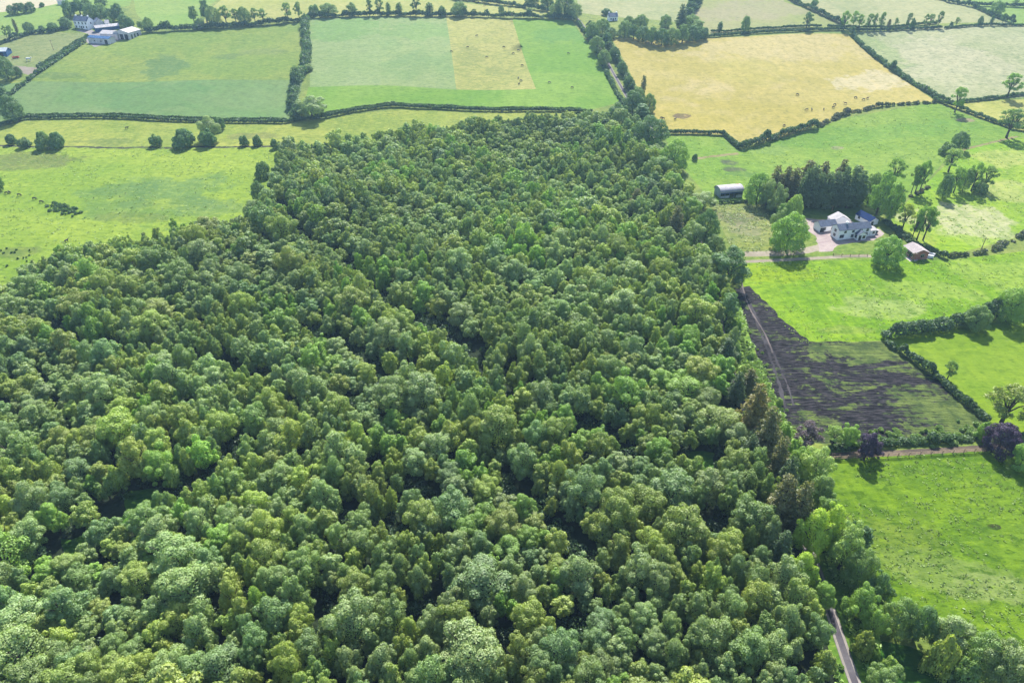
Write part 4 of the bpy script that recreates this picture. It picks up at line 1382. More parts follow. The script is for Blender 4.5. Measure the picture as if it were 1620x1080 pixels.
row('trees of the tall top hedge', 'hedgerow_tree', 'tree', [
    (308, 37, 26, 14, 'tall', C_MID, 'upright tree at the left of the pale-topped hedge group'),
    (328, 36, 34, 16, 'tall', C_DEEP, 'dark tall tree reaching the top edge of the photo'),
    (340, 40, 30, 24, 'round', C_GREY, 'pale rounded tree in the tall hedge group'),
    (359, 40, 28, 20, 'airy', C_MID, 'see-through tree right of the pale rounded tree'),
    (374, 38, 22, 16, 'airy', C_MID, 'slim see-through tree in the middle of the hedge group'),
    (388, 38, 26, 22, 'round', C_MID, 'full tree near the right end of the hedge group'),
    (404, 37, 22, 14, 'airy', C_MID, 'thin tree right of the full hedge tree'),
    (417, 36, 20, 16, 'airy', C_MID, 'last thin tree of the hedge group before the gap'),
    (318, 44, 14, 18, 'bush', C_GREY, 'pale bush at the foot of the hedge group'),
    (456, 33, 26, 16, 'airy', C_MID, 'left airy tree above the top corner of the olive pasture'),
    (474, 32, 26, 14, 'airy', C_MID, 'right airy tree above the top corner of the olive pasture'),
    (498, 24, 15, 18, 'bush', C_MID, 'bush above the left end of the strip-field hedge'),
    (520, 26, 20, 30, 'round', C_MID, 'wide bushy tree on the strip-field hedge'),
    (558, 25, 20, 16, 'tall', C_MID, 'single tree on the strip-field hedge above the first strip'),
    (585, 25, 24, 12, 'airy', C_DEEP, 'forked dark tree on the strip-field hedge'),
    (601, 24, 24, 14, 'airy', C_DEEP, 'dark tree beside the forked one on the strip-field hedge'),
    (615, 24, 18, 9, 'slim', C_MID, 'slim tree above the boundary of the first two strips'),
    (632, 24, 18, 12, 'slim', C_MID, 'slim tree above the second strip, left'),
    (659, 24, 28, 16, 'airy', C_DEEP, 'tall airy tree above the second strip'),
    (680, 24, 18, 14, 'slim', C_MID, 'slim tree above the second strip, right'),
    (700, 26, 14, 14, 'bush', C_MID, 'bush above the start of the yellow strip'),
    (727, 26, 22, 28, 'round', C_MID, 'round tree above the yellow strip'),
    (793, 22, 13, 10, 'round', C_DEEP, 'small dark tree standing in the far yellow-green field'),
    (877, 26, 20, 18, 'round', C_GREY, 'pale tree above the right end of the strip-field hedge'),
    (893, 26, 38, 30, 'round', C_DEEP, 'large dark tree left of the far lane at the top'),
    (908, 31, 26, 26, 'round', C_GREY, 'grey-green tree right against the far lane'),
    (866, 10, 18, 24, 'round', C_DEEP, 'dark tree in the far tree line, right end'),
    (842, 6, 16, 24, 'round', C_DEEP, 'dark tree in the far tree line, middle'),
])
row('woodland strip by the cottage', 'woodland_strip_tree', 'tree', [
    (953, 52, 22, 24, 'round', C_MID, 'leftmost tree of the strip beside the far lane'),
    (960, 24, 9, 20, 'bush', C_DEEP, 'low dark bushes behind the white cottage'),
    (966, 60, 16, 20, 'round', C_DEEP, 'shaded tree below the white cottage'),
    (988, 58, 24, 26, 'round', C_MID, 'full tree right of the white cottage'),
    (1002, 62, 22, 22, 'lobed', C_DEEP, 'dark-fronted tree second right of the cottage'),
    (1016, 66, 24, 26, 'round', C_DEEP, 'front tree in the middle of the cottage strip'),
    (1031, 70, 26, 26, 'lobed', C_MID, 'lighter front tree in the middle of the cottage strip'),
    (1046, 72, 26, 24, 'round', C_DEEP, 'front tree above the corner of the golden field'),
    (1062, 71, 26, 26, 'round', C_MID, 'pale-topped tree above the golden field'),
    (1079, 68, 28, 26, 'lobed', C_MID, 'tree near the right end of the cottage strip'),
    (1096, 65, 24, 28, 'round', C_DEEP, 'dark tree at the right end of the cottage strip'),
    (1110, 62, 18, 22, 'bush', C_DEEP, 'low bushes where the cottage strip meets the hedge'),
    (994, 44, 18, 20, 'round', C_MID, 'back-row tree right of the cottage'),
    (1013, 44, 20, 24, 'round', C_MID, 'back-row tree in the middle of the strip'),
    (1052, 44, 20, 20, 'round', C_MID, 'back-row pale tree left of the conifer'),
    (1093, 46, 22, 28, 'round', C_MID, 'back-row broad tree right of the conifer'),
    (1103, 54, 20, 20, 'ragged', C_GREY, 'grey ragged tree right of the conifer'),
])
T(1076, 48, 36, 22, 'pine', C_CONE, 'conifer_tree', 'tall dark blue-green conifer in the cottage strip', 'conifer')
row('trees beside the far lane', 'lane_tree', 'tree', [
    (936, 62, 26, 24, 'round', C_MID, 'topmost tree on the left side of the far lane'),
    (944, 84, 26, 26, 'round', C_MID, 'second tree down the left side of the far lane'),
    (955, 104, 24, 24, 'round', C_MID, 'third tree down the left side of the far lane'),
    (960, 70, 18, 16, 'round', C_DEEP, 'top tree on the golden field side of the far lane'),
    (972, 94, 20, 18, 'round', C_DEEP, 'second tree on the golden field side of the far lane'),
    (984, 118, 20, 18, 'round', C_DEEP, 'third tree on the golden field side of the far lane'),
    (994, 140, 20, 18, 'round', C_DEEP, 'fourth tree on the golden field side of the far lane'),
    (1016, 156, 34, 9, 'slim', C_BROWN, 'thin bare-topped brown tree at the golden field corner'),
    (1008, 164, 26, 24, 'round', C_MID, 'tree at the corner of the golden field by the lane'),
    (1026, 178, 30, 22, 'round', C_MID, 'tree on the left edge of the golden field'),
])
row('slim trees on the hedge above the pale field', 'slim_hedge_tree', 'tree', [
    (1138, 52, 16, 9, 'slim', C_DEEP, 'small bristly tree at the left of the tan field hedge'),
    (1178, 51, 25, 15, 'round', C_MID, 'lone lollipop-shaped tree on the tan field hedge'),
    (1275, 46, 24, 18, 'airy', C_DEEP, 'ivy-clad two-stemmed tree on the tan field hedge'),
    (1334, 47, 27, 15, 'airy', C_GREEN, 'leftmost tree of the slim tree row'),
    (1348, 46, 26, 13, 'airy', C_GREEN, 'second from the left in the slim tree row'),
    (1358, 47, 22, 12, 'airy', C_GREEN, 'third from the left in the slim tree row'),
    (1372, 49, 25, 11, 'airy', C_MID, 'fourth from the left in the slim tree row'),
    (1381, 48, 24, 9, 'airy', C_MID, 'fifth from the left in the slim tree row'),
    (1392, 48, 26, 12, 'airy', C_MID, 'sixth from the left in the slim tree row'),
    (1404, 47, 15, 6, 'slim', C_BROWN, 'thin bare stem in the middle of the slim tree row'),
    (1415, 46, 16, 8, 'airy', C_MID, 'little tree right of the thin bare stem'),
    (1434, 47, 24, 9, 'airy', C_DEEP, 'dark tree of the pair right of the row middle'),
    (1442, 46, 15, 8, 'bush', C_DEEP, 'squat dark bush of the pair right of the row middle'),
    (1462, 44, 20, 8, 'airy', C_MID, 'thin tree left of the last full tree in the row'),
    (1470, 43, 19, 11, 'airy', C_MID, 'bushy-headed tree near the gap in the hedge'),
    (1483, 44, 24, 10, 'airy', C_DEEP, 'tree standing at the gap in the hedge'),
    (1504, 43, 8, 6, 'bush', C_DEEP, 'tiny bush right of the hedge gap'),
    (1512, 42, 13, 9, 'airy', C_MID, 'small round-headed tree right of the hedge gap'),
    (1549, 41, 15, 9, 'round', C_DEEP, 'small tree left of the last two on the right hedge'),
    (1567, 40, 15, 6, 'slim', C_DEEP, 'narrow tree, middle of three on the right hedge'),
    (1585, 39, 16, 10, 'airy', C_DEEP, 'right tree of three on the right hedge'),
    (1574, 24, 22, 22, 'round', C_MID, 'broad tree in the far top-right hedge'),
    (1606, 10, 10, 12, 'airy', C_MID, 'tiny tree at the top right corner'),
    (1288, 10, 10, 12, 'bush', C_MID, 'bush on the dark hedge descending from the top'),
])
row('solitary field trees on the right', 'field_tree', 'tree', [
    (1510, 178, 38, 23, 'airy', C_GREEN, 'solitary tree at the corner below the pale field'),
    (1593, 154, 36, 30, 'airy', C_GREEN, 'open-crowned tree on the low hedge by the right edge'),
    (1592, 218, 44, 40, 'airy', C_MID, 'twin-stemmed tree casting a shadow on the dry bank'),
    (1515, 238, 31, 27, 'round', C_DEEP, 'dark solitary tree above the tree clump on the slope'),
    (1497, 244, 18, 24, 'bush', C_MID, 'low bush left of the dark solitary tree'),
    (1500, 272, 36, 30, 'airy', C_PALE, 'pale green tree between the dark solitary tree and the clump'),
    (1490, 314, 40, 23, 'round', C_DEEP, 'dark tree at the left end of the slope clump'),
    (1508, 305, 40, 22, 'airy', C_GREEN, 'light green tree second in the slope clump'),
    (1522, 302, 38, 20, 'round', C_MID, 'mid-green tree in the middle of the slope clump'),
    (1536, 302, 44, 24, 'airy', C_GREEN, 'tallest tree of the slope clump'),
    (1556, 300, 36, 26, 'airy', C_MID, 'leaning tree at the right end of the slope clump'),
    (1548, 304, 16, 24, 'bush', C_MID, 'undergrowth bush under the right end of the slope clump'),
    (1441, 306, 44, 16, 'airy', C_MID, 'left stem of the three tall thin trees'),
    (1447, 306, 48, 18, 'airy', C_GREEN, 'middle of the three tall thin trees'),
    (1454, 305, 50, 18, 'airy', C_GREEN, 'right of the three tall thin trees'),
    (1411, 292, 40, 30, 'airy', C_GREEN, 'leaning light tree behind the house trees'),
    (1386, 340, 68, 38, 'lobed', C_GREEN, 'tall bright tree right of the pine block'),
    (1404, 353, 64, 34, 'lobed', C_GREEN, 'tall bright tree right of the garage'),
    (1372, 322, 50, 34, 'round', C_MID, 'tree between the pine block and the tall bright trees'),
    (1427, 363, 40, 26, 'airy', C_YEL, 'thin yellow-green tree beside the garden hedge'),
    (1441, 381, 50, 18, 'airy', C_GREEN, 'left of the tall trees behind the bungalow'),
    (1450, 380, 54, 24, 'airy', C_GREEN, 'middle of the tall trees behind the bungalow'),
    (1460, 380, 52, 26, 'airy', C_GREEN, 'right of the tall trees behind the bungalow'),
    (1399, 419, 48, 47, 'round', C_GREEN, 'big round ball-shaped tree below the house'),
    (1243, 397, 62, 57, 'round', C_GREEN, 'large full tree left of the house drive'),
    (1228, 372, 40, 26, 'ragged', C_GREY, 'grey-green tree tucked against the large full tree'),
    (1251, 352, 46, 28, 'round', C_PALE, 'light green tree behind the large full tree'),
    (1238, 350, 30, 28, 'round', C_GREEN, 'round green tree left of the light green tree'),
    (1196, 322, 50, 42, 'round', C_GREEN, 'green tree right of the barn'),
    (1210, 330, 46, 26, 'ragged', C_GREY, 'grey-green tree between the barn tree and the pines'),
    (1226, 340, 46, 28, 'ragged', C_GREY, 'pale olive tree in front of the pines'),
    (1498, 600, 30, 20, 'airy', C_MID, 'small leaning tree growing out of the low diagonal hedge'),
    (1584, 668, 62, 66, 'airy', C_OLIVE, 'wide thin-leaved tree with bare limbs above the purple tree'),
    (1540, 520, 40, 40, 'round', C_MID, 'bushy tree rising from the thick tall hedge'),
    (1590, 508, 56, 46, 'round', C_GREEN, 'leafy tree in the thick tall hedge near the right edge'),
    (1625, 498, 52, 40, 'round', C_MID, 'tree in the thick tall hedge cut by the right edge'),
    (1610, 742, 46, 32, 'ragged', C_GREEN, 'green tree at the right edge below the purple tree'),
    (1552, 694, 26, 24, 'bush', C_GREEN, 'leafy bush left of the purple tree'),
    (1340, 706, 34, 28, 'ragged', C_GREEN, 'light bush left of the middle purple tree'),
    (1316, 704, 30, 30, 'airy', C_PALE, 'pale thin shrub right of the purple-grey shrub'),
    (1127, 322, 10, 11, 'bush', C_DEEP, 'small dark bush left of the barn hedge'),
    (1099, 254, 10, 10, 'bush', C_DEEP, 'round dark bush at the end of the dry bank'),
])
row('dark pines behind the house', 'pine_tree', 'pine tree', [
    (px + random.uniform(-4, 4), py + random.uniform(-1.5, 1), hp * random.uniform(0.84, 1.1), random.uniform(30, 42), 'pine', c, lab) for px, py, hp, c, lab in [
        (1222, 318, 48, C_BROWN, 'brownish pine at the left end of the pine block'),
        (1238, 320, 50, C_BROWN, 'brownish pine second in the pine block'),
        (1252, 318, 52, C_BROWN, 'brown-topped pine behind the light green tree'),
        (1266, 326, 64, tuple(v * 1.4 for v in C_CONE), 'tallest dark pine of the pine block'),
        (1278, 328, 62, tuple(v * 1.35 for v in C_CONE), 'front dark pine right of the tallest pine'),
        (1290, 328, 60, tuple(v * 1.35 for v in C_CONE), 'front dark pine above the house yard'),
        (1302, 329, 60, tuple(v * 1.35 for v in C_CONE), 'front dark pine above the low outbuilding'),
        (1314, 328, 62, tuple(v * 1.35 for v in C_CONE), 'front dark pine above the rear gable'),
        (1327, 328, 60, tuple(v * 1.35 for v in C_CONE), 'front dark pine left of the garage'),
        (1340, 328, 58, tuple(v * 1.35 for v in C_CONE), 'front dark pine above the garage'),
        (1353, 327, 56, tuple(v * 1.35 for v in C_CONE), 'front dark pine at the right end of the block'),
        (1272, 312, 52, C_BROWN, 'back-row brown-topped pine, left'),
        (1296, 312, 54, C_BROWN, 'back-row brown-topped pine, middle'),
        (1320, 312, 52, C_BROWN, 'back-row brown-topped pine, right of middle'),
        (1344, 311, 50, C_BROWN, 'back-row brown-topped pine, right')]])
T(1366, 727, 46, 30, 'tall', C_PURPLE, 'purple_tree', 'upright dark purple tree overhanging the timber fence', 'purple tree')
T(1380, 722, 26, 24, 'ragged', C_PURPLE, 'purple_tree', 'low purple side growth right of the upright purple tree', 'purple tree')
T(1577, 714, 48, 54, 'round', C_PURPLE, 'purple_tree', 'round dark purple tree on the gravel track', 'purple tree')
T(1270, 710, 42, 46, 'airy', (0.06, 0.048, 0.07), 'purple_tree', 'thin greyish-purple shrub at the corner of the ploughed plot', 'purple tree')

# low scrub and rushes
def cluster(pix, r0, h, col, n, label, name, cat):
    L = []
    for (px, py) in pix:
        p = P(px, py)
        for _ in range(n):
            r_ = random.uniform(0.4, 1) * r0
            L.append((p.x + random.gauss(0, 1.6), p.y + random.gauss(0, 1.6), p.z + h * 0.3, r_, r_, h * random.uniform(0.4, 0.8)))
    q, nn = sample_lumps(L, 260 * len(pix), -0.2, 0.8)
    qq = leaf_quads(q, nn, np.full(len(q), 0.24))
    t = np.clip(rng.normal(1, .18, (len(q), 1)), .5, 1.6) * np.ones((1, 3))
    o = link(name, np_mesh(name, qq.reshape(-1, 3), np.arange(len(qq) * 4).reshape(-1, 4), [M_FOL], t))
    o.color = (col[0] * 1.6, col[1] * 1.6, col[2] * 1.6, 1)
    tag(o, label, cat, kind='stuff')


cluster([(84, 327), (92, 330), (100, 333), (108, 334), (116, 336), (124, 339), (100, 330), (88, 329), (96, 331), (104, 333), (112, 336), (92, 328), (86, 326)], 0.9, 0.9, C_DEEP, 4, 'low dark gorse scrub tapering across the lime pasture', 'scrub', 'scrub')
cluster([(10, 402), (18, 398), (26, 400), (34, 404), (44, 410), (8, 396), (36, 398), (56, 410), (14, 424), (98, 400)], 0.35, 0.5, C_MID, 2, 'scattered dark rush clumps near the left tip of the wood', 'rushes', 'rushes')
pp = [(random.uniform(1180, 1240), 0) for _ in range(46)]
pp = [(1152 + (y - 500) * 0.44 + random.uniform(-8, 7) - 0, y) for y in [random.uniform(490, 700) for _ in range(150)]]
cluster(pp, 0.5, 0.5, C_PALE, 3, 'tall bright weeds on the verge beside the wood', 'weeds', 'weeds')
pp = [(random.uniform(1320, 1550), 0) for _ in range(40)]
pp = [(x, 699 - (x - 1320) * 0.055 + random.uniform(-10, 3)) for x, _ in pp]
cluster(pp, 0.8, 0.8, C_PALE, 2, 'weedy margin along the near side of the ploughed plot', 'weeds', 'weeds')
pp = [(1258 + i * 3.4 + random.uniform(-6, 3), 925 + i * 10 + random.uniform(-3, 3)) for i in range(16)]
cluster(pp, 0.7, 0.7, C_GREEN, 2, 'lush weeds on the left bank of the lane', 'weeds', 'weeds')

# grass tussocks standing in the nearer fields, one mass per field
def tussocks(key, n, col, hgt=0.32, var=0.25):
    poly = next(f[0] for f in FIELDS if key in f[2])
    pg = np.array(poly)
    lo, hi = pg.min(0), pg.max(0)
    r = np.random.default_rng(len(key) + n)
    out = []
    tries = 0
    while len(out) < n and tries < n * 12:
        tries += 1
        x, y = r.uniform(lo[0], hi[0]), r.uniform(lo[1], hi[1])
        u = 810 + FOC * x / max(1, (y * CP + CAM_H * SP))
        if u < -40 or u > 1680:
            continue
        cl = math.sin(x / 3.1 + math.sin(y / 5.0) * 2) * math.sin(y / 2.3 + math.sin(x / 7.0) * 2) + 0.6 * math.sin(x / 9 + y / 7)
        if cl < r.uniform(-0.9, 1.3) or not inside(poly, x, y) or lane_dist(x, y) < 2.6:
            continue
        out.append((x, y))
    a = np.array(out)
    k = 6
    z = terr(a[:, 0], a[:, 1])
    sz = r.uniform(0.5, 1.5, len(a)) * hgt
    cen = np.repeat(np.column_stack([a, z]), k, 0)
    s6 = np.repeat(sz, k)
    cen = cen + np.column_stack([r.normal(size=len(s6)) * s6 * 0.9, r.normal(size=len(s6)) * s6 * 0.9, s6 * r.uniform(0.2, 0.9, len(s6))])
    nn = r.normal(size=(len(s6), 3)) * 0.7 + np.array([0, 0.25, 1.0])
    nn /= np.linalg.norm(nn, axis=1, keepdims=True)
    q = leaf_quads(cen, nn, s6 * 0.8, r)
    t = np.repeat(r.normal(1, var, (len(a), 1)), k, 0) * np.ones((1, 3))
    o = link('grass_tussocks', np_mesh('grass_tussocks', q.reshape(-1, 3), np.arange(len(q) * 4).reshape(-1, 4), [M_FOL], np.clip(t, 0.4, 1.9)))
    o.color = (*col, 1)
    tag(o, 'grass tussocks standing across the ' + key, 'grass', kind='stuff')


tussocks('big bright meadow', 1500, (0.15, 0.225, 0.045), 0.16)
tussocks('vivid green meadow', 1500, (0.21, 0.30, 0.06), 0.18)
tussocks('rolling green pasture', 1100, (0.19, 0.29, 0.09), 0.2)
tussocks('sunny yellow-green slope', 900, (0.24, 0.31, 0.08), 0.2)
tussocks('lime-green pasture', 1800, (0.19, 0.27, 0.09), 0.22)
tussocks('rough tussocky paddock', 700, (0.27, 0.32, 0.15), 0.24)
tussocks('grassy verge', 5000, (0.24, 0.36, 0.09), 0.3)

# ------------------------------------------------------------------ buildings
def windows(par, specs, axis_front=0.0):
    pass


def gable_house(name, label, cat, A, B, depth, eave, rise, wallm, roofm, wins=(), doors=(), chim=(), ridge='x', gable_wins=(), over=0.25, group=None, length=None):
    """front wall from pixel A to pixel B; local x along it, y to the back"""
    pa, pb = P(*A), P(*B)
    d = pb - pa
    W = math.hypot(d.x, d.y) if length is None else length
    o = empty(name, (pa.x, pa.y, min(pa.z, pb.z) - 0.05), math.atan2(d.y, d.x))
    tag(o, label, cat, group)
    b = MB()
    if ridge == 'x':
        b.prism([(0, 0), (depth, 0), (depth, eave), (depth / 2, eave + rise), (0, eave)], 0, W, 'x')
        half, a0, a1 = depth / 2, -over, W + over
    else:
        b.prism([(0, 0), (W, 0), (W, eave), (W / 2, eave + rise), (0, eave)], 0, depth, 'y')
        half, a0, a1 = W / 2, -over, depth + over
    b.build('wall', wallm, o)
    sl_ = rise / half
    e = over
    th = 0.16
    prof = [(-e, eave - e * sl_ + 0.03), (half, eave + rise + 0.03), (2 * half + e, eave - e * sl_ + 0.03), (2 * half + e, eave - e * sl_ + th), (half, eave + rise + th + 0.05), (-e, eave - e * sl_ + th)]
    rf = MB().prism(prof, a0, a1, ridge).build('roof', roofm, o)
    for t, w in chim:
        z0, z1 = eave + rise - 0.35, eave + rise + 0.6
        c = MB().box(t * W - w / 2, t * W + w / 2, depth / 2 - 0.3, depth / 2 + 0.3, z0, z1).box(t * W - w / 2 - 0.08, t * W + w / 2 + 0.08, depth / 2 - 0.38, depth / 2 + 0.38, z1, z1 + 0.12)
        c.box(t * W - 0.12, t * W + 0.12, depth / 2 - 0.12, depth / 2 + 0.12, z1 + 0.12, z1 + 0.5)
        c.build('chimney', wallm, rf)
    for t, z, w, h in wins:
        x = t * W
        f = MB().box(x - w / 2 - 0.08, x + w / 2 + 0.08, -0.05, 0.05, z - 0.08, z + h + 0.08).build('window', M_FRAME, o)
        pn = MB()
        pn.box(x - w / 2, x - 0.03, -0.075, 0.02, z, z + h).box(x + 0.03, x + w / 2, -0.075, 0.02, z, z + h)
        pn.build('pane', M_GLASS, f)
    for t, w, h in doors:
        x = t * W
        f = MB().box(x - w / 2, x + w / 2, -0.06, 0.05, 0, h).build('door', M_DARK, o)
    for side, t, z, w, h in gable_wins:
        y = t * depth
        x = 0 if side == 'l' else W
        f = MB().box(x - 0.05, x + 0.05, y - w / 2 - 0.08, y + w / 2 + 0.08, z - 0.08, z + h + 0.08).build('window', M_FRAME, o)
        MB().box(x - 0.075, x + 0.075, y - w / 2, y - 0.03, z, z + h).box(x - 0.075, x + 0.075, y + 0.03, y + w / 2, z, z + h).build('pane', M_GLASS, f)
    return o, W


# white house by the gravel yard
hs, W = gable_house('farmhouse', 'two-storey white house with slate roof and front porch on the gravel yard', 'house', (1324, 380), (1374, 374), 4.3, 3.9, 1.35, M_WHITE, M_SLATE,
                    wins=[(0.12, 0.8, 1.6, 1.2), (0.2, 2.6, 0.9, 0.9), (0.45, 0.7, 0.9, 1.2), (0.45, 2.6, 0.9, 0.9), (0.7, 2.6, 0.9, 0.9), (0.9, 0.7, 0.9, 1.4), (0.9, 2.5, 0.9, 1.1)],
                    chim=[(0.3, 0.6)], gable_wins=[('l', 0.5, 0.8, 1.2, 1.0), ('l', 0.5, 2.5, 1.2, 1.0), ('r', 0.5, 0.8, 1.0, 1.2)])
bw = MB()
x0, x1 = W * 0.52, W * 0.80
bw.prism([(x0, 0), (x1, 0), (x1, 2.3), ((x0 + x1) / 2, 3.4), (x0, 2.3)], -1.9, -0.01, 'y')
pr = bw.build('porch', M_WHITE, hs)
rr = MB()
mx_ = (x0 + x1) / 2
rr.prism([(x0 - 0.2, 2.2), (mx_, 3.46), (x1 + 0.2, 2.2), (x1 + 0.2, 2.32), (mx_, 3.6), (x0 - 0.2, 2.32)], -2.1, -0.02, 'y')
rr.build('porch_roof', M_SLATE, pr)
MB().box(x0 + 0.5, x0 + 1.5, -1.96, -1.85, 0, 2.1).build('door', M_DARK, pr)
MB().box(x1 - 1.5, x1 - 0.4, -1.96, -1.85, 0.8, 2.0).build('pane', M_GLASS, pr)
MB().box(x0 - 0.06, x0 + 0.06, -1.5, -0.5, 0.9, 2.1).build('pane', M_GLASS, pr)
o, W2 = gable_house('side_extension', 'small flat white lean-to at the right end of the white house', 'extension', (1375, 373.5), (1384, 372.4), 3.6, 2.2, 0.4, M_WHITE, M_CEMENT, wins=[(0.6, 0.9, 0.8, 0.9)])
gable_house('outbuilding', 'low white outbuilding with grey slate roof left of the white house', 'outbuilding', (1296.5, 367.5), (1322, 364), 4.2, 2.3, 1.3, M_WHITE, M_SLATE,
            wins=[(0.3, 0.6, 0.5, 1.2), (0.75, 0.6, 0.8, 1.2)], doors=[(0.13, 1.7, 1.8)])
gable_house('rear_wing', 'white wing with its wide gable facing out between house and outbuilding', 'outbuilding', (1315, 359), (1344, 357), 4.0, 2.3, 1.9, M_WHITE, M_CEMENT, ridge='y', over=0.15)
gable_house('garage', 'white garage with bright navy-blue roof behind the house', 'garage', (1352, 346.5), (1374.6, 357.5), 4.0, 2.1, 1.2, M_WHITE, M_NAVY, wins=[(0.25, 1.0, 0.9, 0.9)], gable_wins=[('r', 0.3, 0.15, 1.0, 1.7)])
# brick bungalow
bg, WB = gable_house('bungalow', 'red brick bungalow with pale pinkish roof beside the round tree', 'bungalow', (1427.6, 399), (1443, 411), 5.4, 2.5, 1.1, M_BRICK, M_PINKROOF,
                     wins=[(0.22, 0.9, 1.4, 1.0), (0.55, 0.9, 1.4, 1.0), (0.85, 0.9, 0.8, 1.0)], doors=[(0.72, 0.9, 2.0)], gable_wins=[('r', 0.62, 0.9, 1.3, 1.0)], over=0.35)
# round-roofed barn
pa, pb = P(1139, 314), P(1174, 312)
d = pb - pa
WB_ = math.hypot(d.x, d.y)
o = empty('dutch_barn', (pa.x, pa.y, min(pa.z, pb.z) - 0.05), math.atan2(d.y, d.x))
tag(o, 'round-roofed hay barn with a rust stain and dark open front', 'barn')
dp, ev = 5.6, 2.8
arc = [(dp / 2 - math.cos(t) * dp / 2, ev + math.sin(t) * 1.5) for t in np.linspace(0, math.pi, 15)]
MB().prism([(0, 0), (dp, 0), (dp, ev)] + arc[1:-1][::-1] + [(0, ev)], -0.02, 0.14, 'x').build('end_wall', M_SHEET, o)
MB().prism([(0, 0), (dp, 0), (dp, ev)] + arc[1:-1][::-1] + [(0, ev)], WB_ - 0.14, WB_ + 0.02, 'x').build('end_wall', M_SHEET, o)
MB().box(0.14, WB_ - 0.14, dp - 0.15, dp, 0, ev).build('back_wall', M_SHEET, o)
outer = [(dp / 2 - math.cos(t) * (dp / 2 + 0.25), ev + math.sin(t) * 1.7 + 0.02) for t in np.linspace(-0.12, math.pi + 0.12, 17)]
inner = [(dp / 2 - math.cos(t) * (dp / 2 + 0.13), ev + math.sin(t) * 1.58 + 0.02) for t in np.linspace(-0.12, math.pi + 0.12, 17)]
MB().prism(outer + inner[::-1], -0.3, WB_ + 0.3, 'x').build('roof', M_CORR, o)
MB().box(0.14, WB_ * 0.42, 0.0, 0.12, 0, 1.2).build('low_wall', M_BLOCK, o)
MB().box(WB_ * 0.72, WB_ - 0.14, 0.0, 0.12, 0, 1.2).build('low_wall', M_BLOCK, o)
MB().box(0.14, WB_ - 0.14, 0.0, 0.1, ev - 0.7, ev - 0.02).build('fascia', M_BLUE, o)
for i in range(4):
    x = WB_ * (0.2 + 0.2 * i)
    MB().box(x - 0.09, x + 0.09, -0.03, 0.15, 0, ev - 0.72).build('post', M_SHEET, o)

# farm on the left
gable_house('farmhouse', 'tall white old farmhouse with three chimneys at the far left farm', 'farmhouse', (119, 44), (141, 47.5), 6.0, 5.4, 2.4, M_WHITE, M_SLATE,
            wins=[(t, z, 0.9, 1.3) for t in (0.12, 0.38, 0.64, 0.88) for z in (0.9, 3.4)], doors=[(0.5, 1.0, 2.1)], chim=[(0.06, 0.9), (0.5, 0.9), (0.94, 0.9)], gable_wins=[('r', 0.5, 3.4, 0.8, 1.1)])
gable_house('farm_store', 'grey-walled store behind the old farmhouse', 'store', (153, 45), (166, 43), 6.5, 3.6, 2.2, M_BLOCK, M_SLATE, ridge='y')
gable_house('farm_store', 'small pale shed beside the farmhouse yard', 'store', (168, 44.5), (174, 44), 5.0, 3.0, 1.6, M_PALE, M_CEMENT)
gable_house('blue_shed', 'long blue-clad shed with pale roof between farmhouse and front shed', 'shed', (153, 52), (190, 45.5), 5.0, 2.9, 1.2, M_BLUE, M_CEMENT)
gable_house('cattle_shed', 'front farm shed with blue roof and pale block walls', 'shed', (141, 68.5), (174, 70.5), 5.5, 3.5, 0.9, M_BLOCK, M_BLUE, wins=[(0.3, 1.4, 1.2, 0.7), (0.6, 1.4, 1.2, 0.7)], doors=[(0.85, 2.2, 2.8)])
gable_house('cattle_shed', 'middle farm shed with pale roof behind the front shed', 'shed', (160, 62.5), (187, 63), 8.0, 3.6, 1.4, M_BLOCK, M_CEMENT)
gable_house('hay_shed', 'largest farm shed with streaked roof and open right side', 'shed', (182, 62), (206, 63), 12.0, 4.2, 1.6, M_BLOCK, M_CEMENT, doors=[(0.2, 2.5, 3.2), (0.5, 2.5, 3.2), (0.8, 2.5, 3.2)], ridge='y',
            gable_wins=[('r', 0.2, 0.1, 1.6, 2.8), ('r', 0.45, 0.1, 1.6, 2.8), ('r', 0.7, 0.1, 1.6, 2.8)])
gable_house('machine_shed', 'small blue shed at the left edge of the photo', 'shed', (-10, 91), (12, 90), 7.0, 3.4, 1.5, M_BLUE, M_SHEET, doors=[(0.6, 2.6, 2.6)])
gable_house('cottage', 'tiny white cottage peeping out of the trees by the far lane', 'cottage', (963, 34), (977, 33), 5.0, 3.0, 2.0, M_WHITE, M_SLATE, wins=[(0.25, 1, .9, 1), (0.75, 1, .9, 1)], doors=[(0.5, .9, 2)], chim=[(0.08, 0.7), (0.92, 0.7)])
gable_house('shed', 'small pale shed above the far top-left hedge', 'shed', (92, 8), (100, 8), 5.0, 3.0, 1.2, M_PALE, M_PINKROOF)

# ------------------------------------------------------------------ small things
def wheel(par, x, y, r, w=0.22):
    b = MB()
    pts = [(x, y - w / 2, r), (x, y + w / 2, r)]
    b.tube(pts, [r, r], 14)
    wo = b.build('wheel', M_RUBBER, par)
    MB().tube([(x, y - w / 2 - 0.02, r), (x, y + w / 2 + 0.02, r)], [r * 0.55, r * 0.55], 10).build('rim', M_FRAME, wo)


